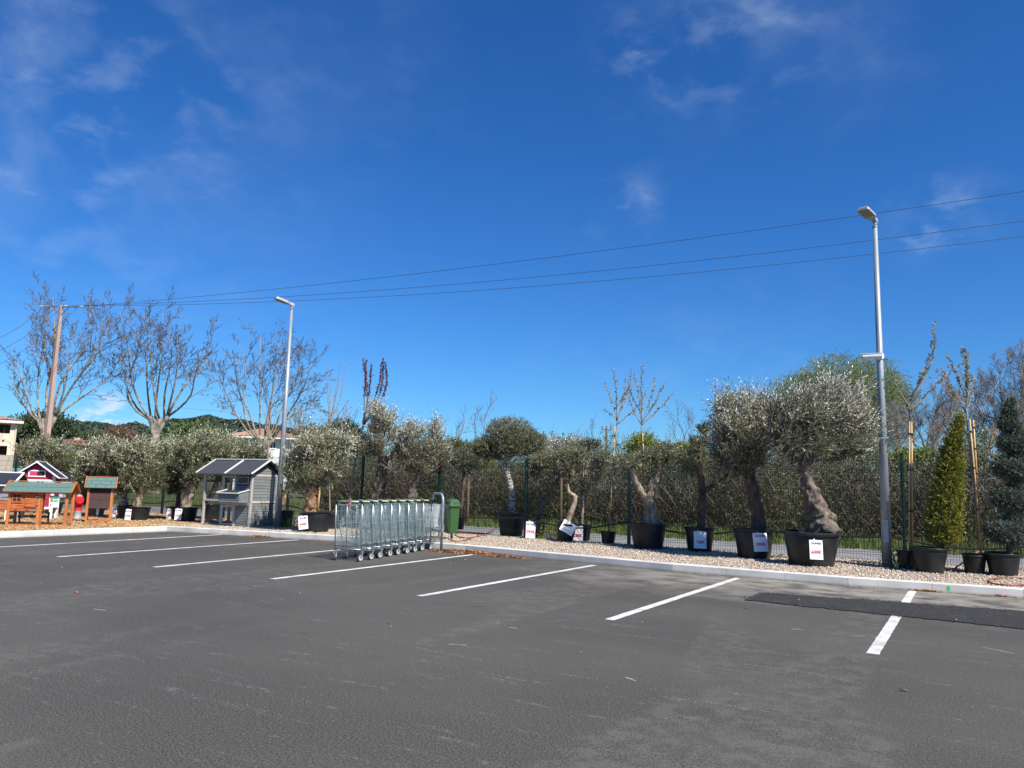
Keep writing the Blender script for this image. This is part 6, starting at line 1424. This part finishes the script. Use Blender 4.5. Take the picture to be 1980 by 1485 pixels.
# ---- orange coop
def orange_coop():
    B_ = G(127, 1018, .1); rz = math.atan2(HR.y, HR.x)+.27; W_ = 111*mpp(B_)*.92; A_ = B_-Vector((cos(rz), sin(rz), 0))*W_
    r = thing('chicken_coop', 'orange wooden chicken coop with green shingle roof and a leaflet card in its wire run', 'chicken coop', A_, rz, None); s = W_/111
    D_ = .58; HE_ = (1016-945)*s; HRd = (1016-928)*s+.02; P = .05
    for x, y in ((0, 0), (W_*.49, 0), (W_-.065, 0), (0, D_-P), (W_-.065, D_-P)):
        wv = .065; MB().bb(x, x+wv, y, y+P, 0, HE_).build('post', M_ORL, r, bevel=.003)
    MB().bb(W_*.49+.07, W_*.49+.115, 0.004, .045, 0, HE_-.02).build('post', M_ORANGE, r)
    b = MB(); b.bb(.065, W_*.49, .004, .04, .0, .05); b.bb(W_*.49+.115, W_-.065, .004, .04, 0, .05); b.bb(.065, W_-.065, D_-.045, D_-.01, 0, .05); b.bb(W_-.06, W_-.01, P, D_-P, 0, .05)
    b.bb(.065, W_-.065, .004, .035, HE_-.06, HE_-.001); b.bb(.065, W_-.065, D_-.04, D_-.005, HE_-.06, HE_-.001); b.bb(W_-.06, W_-.01, P, D_-P, HE_-.06, HE_-.001); split_boxes(b, 'rail', M_ORANGE, r)
    zf = (1016-988)*s
    b = MB(); planks(b, .065, W_*.49, .02, zf+.09, HE_-.06, 6, .01); b.build('front_wall', M_ORANGE, r)
    b = MB(); b.bb(.065, W_*.49, -.002, .02, zf+.02, zf+.085); d = b.build('drawer', M_ORANGE, r)
    for x in (.16, .40): MB().bb(x, x+.07, -.012, -.003, zf+.045, zf+.058).build('slot', M_BLACKV, d)
    b = MB(); x0, x1, z0, z1 = W_*.29, W_*.475, zf+.12, HE_-.075; planks(b, x0+.03, x1-.03, .004, z0+.03, z1-.03, 5, .008)
    for a_ in ((x0, x0+.03, z0, z1), (x1-.03, x1, z0, z1), (x0+.03, x1-.03, z0, z0+.03), (x0+.03, x1-.03, z1-.03, z1)): b.bb(a_[0], a_[1], -.012, .006, a_[2], a_[3])
    do = b.build('door', M_ORANGE, r)
    for z in (z0+.06, z1-.06, .08): h = MB(); h.bb(x1-.02, x1+.05, -.02, -.012, z-.012, z+.012); h.build('hinge', M_STEEL, r)
    MB().bb(x1-.13, x1+.01, -.022, -.013, zf+.02, zf+.05).build('bolt', M_STEEL, r)
    # four-pane window
    wx, wz, ww, wh = .115, HE_-.25, .17, .17
    f = MB(); f.bb(wx-.02, wx+ww+.02, -.010, .004, wz-.035, wz+wh+.02); fo = f.build('window', M_ORANGE, r)
    for i in (0, 1):
        for j in (0, 1): MB().bb(wx+i*.09+.004, wx+i*.09+.074, -.014, -.0105, wz+j*.085+.004, wz+j*.085+.072).build('pane', M_BLACKV, fo)
    # interior + ramp legs
    b = MB(); b.bb(.065, W_*.49, D_-.02, D_-.008, zf, HE_-.06); b.bb(W_*.49, W_*.49+.012, .05, D_-P, zf, HE_-.02); b.bb(W_*.49+.02, W_*.60, .045, .055, zf+.03, HE_-.06); b.bb(.06, W_*.49, .04, D_-.02, zf, zf+.012); b.build('inner_wall', M_BROWNP, r)
    for x in (.20, W_*.63): MB().bb(x, x+.035, .25, .285, 0, zf).build('prop', M_BLACKV, r)
    w = MB(); wiremesh(w, .065, W_*.49, .03, .05, zf+.02); wiremesh(w, W_*.49+.115, W_-.065, .03, .05, HE_-.06); wiremesh(w, P, D_-P, W_-.03, .05, HE_-.06, 'y'); wiremesh(w, .065, W_-.065, D_-.03, .05, HE_-.06 if False else zf); w.build('wire_run', M_MESH, r)
    # gabled shingle roof, ridge along x
    ov = .08; ye = -.12; ze_ = HE_-.02; yr = D_/2
    b = MB(); b.prism([(ye, ze_-.012), (yr, HRd-.012), (D_+.12, ze_-.012), (D_+.10, ze_-.03), (yr, HRd-.035), (ye+.02, ze_-.03)], -ov, W_+ov, 'x'); rb = b.build('roof', M_ORANGE, r)
    b = MB(); shingles(b, [(-ov, ye, ze_-.01), (W_+ov-.02, ye, ze_-.01), (W_+ov-.02, yr, HRd-.01), (-ov, yr, HRd-.01)], 6, 2); shingles(b, [(-ov, D_+.12, ze_-.01), (W_+ov-.02, D_+.12, ze_-.01), (W_+ov-.02, yr, HRd-.01), (-ov, yr, HRd-.01)], 6, 2); b.build('shingles', M_SHING, rb)
    b = MB(); 
    for x in (-ov, W_+ov): 
        for ya in (ye, D_+.12): b.beam((x, ya, ze_), (x, yr, HRd+.01), .022, .045)
    b.beam((-ov, yr, HRd+.012), (W_+ov, yr, HRd+.012), .04, .018); b.build('roof_trim', M_ORL, rb)
    b = MB()
    for x in (W_-.01, ): b.prism([(0.0, HE_), (D_, HE_), (yr+.03, HRd-.05), (yr-.03, HRd-.05)], x-.012, x, 'x')
    b.build('gable', M_ORANGE, r)
    # nest box on the left end
    nx = -.62; b = MB(); z0, z1, z2 = zf+.05, zf+.26, zf+.34
    planks(b, nx, -.004, .03, z0, z1, 3, .01); b.bb(nx, -.004, .032, .40, z0-.012, z0-.002); b.bb(nx, nx+.012, .032, .40, z0, z1); b.bb(nx, -.004, .39, .402, z0, z1); nb = b.build('nest_box', M_ORANGE, r)
    b = MB(); b.add([(nx-.05, -.0, z1+.0), (-.002, -.0, z2), (-.002, .43, z2), (nx-.05, .43, z1), (nx-.05, 0, z1+.02), (-.002, 0, z2+.02), (-.002, .43, z2+.02), (nx-.05, .43, z1+.02)], [(0, 1, 2, 3), (7, 6, 5, 4), (0, 4, 5, 1), (1, 5, 6, 2), (2, 6, 7, 3), (3, 7, 4, 0)]); b.build('nest_lid', M_ORL, nb)
    # leaflet card tied on the wire
    cx_ = W_*(101-16)/111; cz = (1016-965.5)*s; cw, ch = .215, .285
    base = bpy.data.objects.new('leaflet', None); bpy.data.objects.remove(base)
    c = MB(); c.box((0, 0, 0), (cw, .004, ch)); cd = c.build('leaflet', M_WHITE, None); cd.parent = r; cd.location = (cx_, -.006, cz); cd.rotation_euler = (.04, R(-2), 0)
    MB().bb(-cw*.45, cw*.45, -.0045, -.0025, ch*.42, ch*.48).build('title_bar', M_INK, cd)
    MB().bb(-cw*.05, cw*.40, -.0045, -.0025, -.01, ch*.30).build('green_block', mat('leaflet_green', (.02, .32, .16), .6), cd)
    MB().bb(cw*.02, cw*.35, -.006, -.0047, ch*.08, ch*.2).build('pale_strip', mat('leaflet_mint', (.35, .78, .55), .6), cd)
    MB().bb(-cw*.40, -cw*.10, -.0045, -.0025, -.02, ch*.32).build('picture', mat('leaflet_photo', (.45, .38, .2), .6, var=.7, vscale=40), cd)
    for k in range(4): MB().bb(-cw*.18, cw*(.2-.03*k), -.0045, -.0025, -ch*(.14+.08*k), -ch*(.11+.08*k)).build('text_line', mat('leaflet_text', (.35, .62, .45), .6) if k == 0 else bpy.data.materials['leaflet_text'], cd)
    MB().bb(-cw*.38, -cw*.25, -.0045, -.0025, -ch*.36, -ch*.22).build('stamp', M_BROWNP, cd)
orange_coop()

def orange_frame():
    A_, B_ = G(163, 1011, .1), G(208, 1014, .1); v = B_-A_; rz = math.atan2(HR.y, HR.x)+.42; W_ = 44*mpp(A_); s = W_/46
    r = thing('hutch_front', 'small orange framed hutch with green shingle roof and dark brown panel', 'hutch', A_, rz); H = (1012-944)*s; D_ = .34
    for x in (0, W_-.055): 
        for y in (0, D_): MB().bb(x, x+.055, y, y+.045, 0, H).build('post', M_ORL, r, bevel=.003)
    b = MB(); b.bb(.055, W_-.055, .005, .04, 0.02, .075); b.bb(.055, W_-.055, .005, .04, H-.05, H-.002); b.bb(.055, W_-.055, D_+.005, D_+.04, .02, .06); split_boxes(b, 'rail', M_ORANGE, r)
    b = MB(); planks(b, .055, W_-.055, .028, H*.42, H-.05, 2, .008); b.bb(W_*.5-.004, W_*.5+.004, .012, .02, H*.55, H*.72); b.build('panel', M_BROWNP, r)
    w = MB(); wiremesh(w, .055, W_-.055, .03, .075, H*.42); w.build('wire', M_MESH, r)
    z0 = H+.01; z1 = H+.30
    b = MB(); b.prism([(-.10, z0), (.22, z1), (.54, z0), (.52, z0-.02), (.22, z1-.025), (-.08, z0-.02)], -.07, W_+.07, 'x'); rb = b.build('roof', M_BROWNP, r)
    b = MB(); shingles(b, [(-.05, -.105, z0+.004), (W_+.05, -.105, z0+.004), (W_+.05, .20, z1-.01), (-.05, .20, z1-.01)], 3, 3); b.build('shingles', M_SHING, rb)
    b = MB(); 
    for x in (-.065, W_+.065): b.beam((x, -.11, z0+.005), (x, .22, z1+.01), .022, .05); b.beam((x, .55, z0+.005), (x, .22, z1+.01), .022, .05)
    b.beam((-.07, .22, z1+.012), (W_+.07, .22, z1+.012), .04, .02); b.build('roof_trim', M_ORL, rb)
    b = MB(); b.bb(.01, W_-.01, .002, .01, H-.06, z0-.022); b.build('lintel', M_BLACKV, r)
orange_frame()

def red_hutch():
    # stands behind the orange coop, gable towards the car park
    base = D3(40, 1000, depth(G(40, 1008, .1))+1.1); base.z = .1; s = mpp(base); 
    rz = math.atan2(HR.y, HR.x)+.28; r = thing('rabbit_hutch', 'crimson hutch with white trim and steep dark roof behind the orange coop', 'hutch', base, rz)
    def Zp(px, py): return V3(base, px, py).z-.1
    def Xp(px): return (V3(base, px, 930)-base).dot(HR)
    x0, x1 = Xp(37), Xp(99); W_ = x1-x0; ze = Zp(68, 919); zp = Zp(68, 893); D_ = .62; xm = (x0+x1)/2
    b = MB(); planks(b, x0, x1, 0, .30, Zp(68, 917), 8, .01); b.prism([(x0, Zp(68, 917)), (x1, Zp(68, 917)), (x1, ze+.02), (xm, zp-.05), (x0, ze+.02)], -.008, .006, 'y'); b.build('front_wall', M_HRED, r)
    b = MB(); planks(b, 0, D_, x1, .30, ze+.06, 8, .01, 'y', 1); b.bb(x0, x0+.01, 0, D_, .3, ze); b.bb(x0, x1, D_-.01, D_, .3, ze); b.build('side_wall', M_HRED, r)
    b = MB(); b.bb(x0-.015, x0+.05, -.03, -.012, 0, ze+.03); b.bb(x1-.05, x1+.015, -.03, -.012, 0, ze+.03); b.bb(x0+.05, x1-.05, -.028, -.012, Zp(68, 934), Zp(68, 927)); b.bb(x1+.012, x1+.024, -.012, .05, 0, ze+.02); b.bb(x1+.012, x1+.024, D_-.05, D_, 0, ze+.02); b.bb(x0+.05, x1-.05, -.028, -.012, .28, .34); b.build('trim', M_HW, r)
    for x in (x0, x1-.06): MB().bb(x, x+.06, D_-.06, D_, 0, .3).build('leg', M_HW, r)
    fx0, fx1, fz0, fz1 = Xp(53), Xp(83), Zp(68, 922), Zp(68, 909); t = .03
    f = MB(); f.bb(fx0, fx1, -.028, -.01, fz0, fz0+t); f.bb(fx0, fx1, -.028, -.01, fz1-t, fz1); f.bb(fx0, fx0+t, -.028, -.01, fz0+t, fz1-t); f.bb(fx1-t, fx1, -.028, -.01, fz0+t, fz1-t); fo = f.build('window', M_HW, r)
    MB().bb((fx0+fx1)/2, fx1-t, -.016, -.0105, fz0+t, fz1-t).build('pane', M_BLACKV, fo); MB().bb(fx0+t, (fx0+fx1)/2, -.02, -.0105, fz0+t, fz1-t).build('shutter', mat('light_crimson', (.52, .04, .09), .6), fo)
    for px in (70, 77): MB().bb(Xp(px), Xp(px+4), -.036, -.029, Zp(68, 933), Zp(68, 931)).build('vent', M_BLACKV, r)
    ov = .14; b = MB()
    for sx in (-1, 1):
        xe = xm+sx*(W_/2+ov); zE = ze-.055
        b.add([(xm, -.13, zp), (xe, -.13, zE), (xe, D_+.1, zE), (xm, D_+.1, zp), (xm, -.13, zp-.02), (xe, -.13, zE-.02), (xe, D_+.1, zE-.02), (xm, D_+.1, zp-.02)], [(0, 1, 2, 3), (7, 6, 5, 4), (0, 4, 5, 1), (1, 5, 6, 2), (2, 6, 7, 3)])
    ro = b.build('roof', M_CORR, r); b = MB()
    for sx in (-1, 1):
        xe = xm+sx*(W_/2+ov+.01); zE = ze-.055
        for y in (-.135, D_+.1): b.beam((xm, y, zp+.0), (xe, y, zE-.01), .03, .055, (0, 1, 0))
        b.beam((xe, -.13, zE-.005), (xe, D_+.1, zE-.005), .03, .03)
    b.beam((xm, -.15, zp+.015), (xm, D_+.12, zp+.015), .06, .025); b.build('roof_trim', M_HW, ro)
red_hutch()

def slate_coop():
    base = D3(-20, 1000, depth(G(-20, 1011, .1))+1.0); base.z = .1; r = thing('chicken_coop', 'long grey hutch with dark slate roof and white trim, cut off by the left edge', 'chicken coop', base, math.atan2(HR.y, HR.x)+.05)
    def Zp(py): return V3(base, 15, py).z-.1
    def Xp(px): return (V3(base, px, 930)-base).dot(HR)
    x0, x1 = Xp(-95), Xp(18); D_ = .55; zE = Zp(938); zR = Zp(914)
    b = MB(); n = 18; 
    for k in range(n): xa = x0+(x1-x0)*k/n; b.bb(xa+.003, xa+(x1-x0)/n-.003, 0, .014, .35, zE)
    b.bb(x0, x1, .014, .02, .35, zE); b.bb(x1-.014, x1, .02, D_, .35, zE); b.bb(x0, x0+.014, .02, D_, .35, zE); b.bb(x0, x1, D_-.014, D_, .35, zE); b.build('wall', mat('weathered_plank', (.30, .31, .33), .8, var=.3, vscale=8, stretch=(2, 2, .3)), r)
    for x in (x0, x1-.05):
        for y in (0.02, D_-.07): MB().bb(x, x+.05, y, y+.05, 0, .35).build('leg', M_HW, r)
    b = MB(); b.add([(x0-.1, -.14, zE), (x1+.16, -.14, zE), (x1+.16, D_*.6, zR), (x0-.1, D_*.6, zR), (x0-.1, -.14, zE-.02), (x1+.16, -.14, zE-.02), (x1+.16, D_*.6, zR-.02), (x0-.1, D_*.6, zR-.02)], [(0, 1, 2, 3), (7, 6, 5, 4), (0, 4, 5, 1), (1, 5, 6, 2), (3, 7, 4, 0)])
    b.add([(x0-.1, D_+.1, zE+.05), (x1+.16, D_+.1, zE+.05), (x1+.16, D_*.6, zR-.005), (x0-.1, D_*.6, zR-.005)], [(0, 1, 2, 3)]); ro = b.build('roof', M_CORR, r)
    b = MB(); b.beam((x0-.1, -.145, zE-.005), (x1+.16, -.145, zE-.005), .02, .03); b.beam((x0-.1, D_*.6, zR+.012), (x1+.16, D_*.6, zR+.012), .05, .03); b.beam((x1+.165, -.15, zE), (x1+.165, D_*.6, zR+.01), .03, .04); b.build('roof_trim', M_HW, ro)
slate_coop()

# ---- hydrant
b = G(149, 1003, .1); s = mpp(b); hy = thing('fire_hydrant', 'red fire hydrant on a pale grey foot between the two orange hutches', 'fire hydrant', b); Hh = (1003-957)*s
M_HYD = mat('hydrant_red', (.62, .015, .025), .3); M_HYG = mat('hydrant_grey', (.27, .28, .30), .5)
MB().lathe([(.12, 0), (.125, .02), (.10, .04), (.095, Hh*.30), (.105, Hh*.33)], n=24).build('foot', M_HYG, hy, smooth=True)
MB().lathe([(.105, Hh*.33), (.115, Hh*.36), (.10, Hh*.40), (.10, Hh*.60), (.125, Hh*.66), (.13, Hh*.84), (.11, Hh*.90), (.08, Hh*.91)], n=24).build('barrel', M_HYD, hy, smooth=True)
MB().lathe([(.10, Hh*.905), (.075, Hh*.96), (.045, Hh*.985), (.03, Hh*1.0), (.0, Hh*1.01)], n=20).build('bonnet', M_HYG, hy, smooth=True)
b = MB(); d_ = (-HF*.8+HR*.6).normalized(); c = Vector((0, 0, Hh*.75)); b.tube([c, c+d_*.19], [.075, .075], 16); b.tube([c+d_*.17, c+d_*.21], [.09, .09], 16); b.build('outlet', M_HYD, hy)
d2 = -HR; b = MB(); b.tube([c-Vector((0, 0, .03)), c+d2*.17-Vector((0, 0, .03))], [.05, .05], 14); b.tube([c+d2*.16-Vector((0, 0, .03)), c+d2*.19-Vector((0, 0, .03))], [.062, .062], 14); b.build('outlet', M_HYD, hy)
bpy.context.view_layer.update()
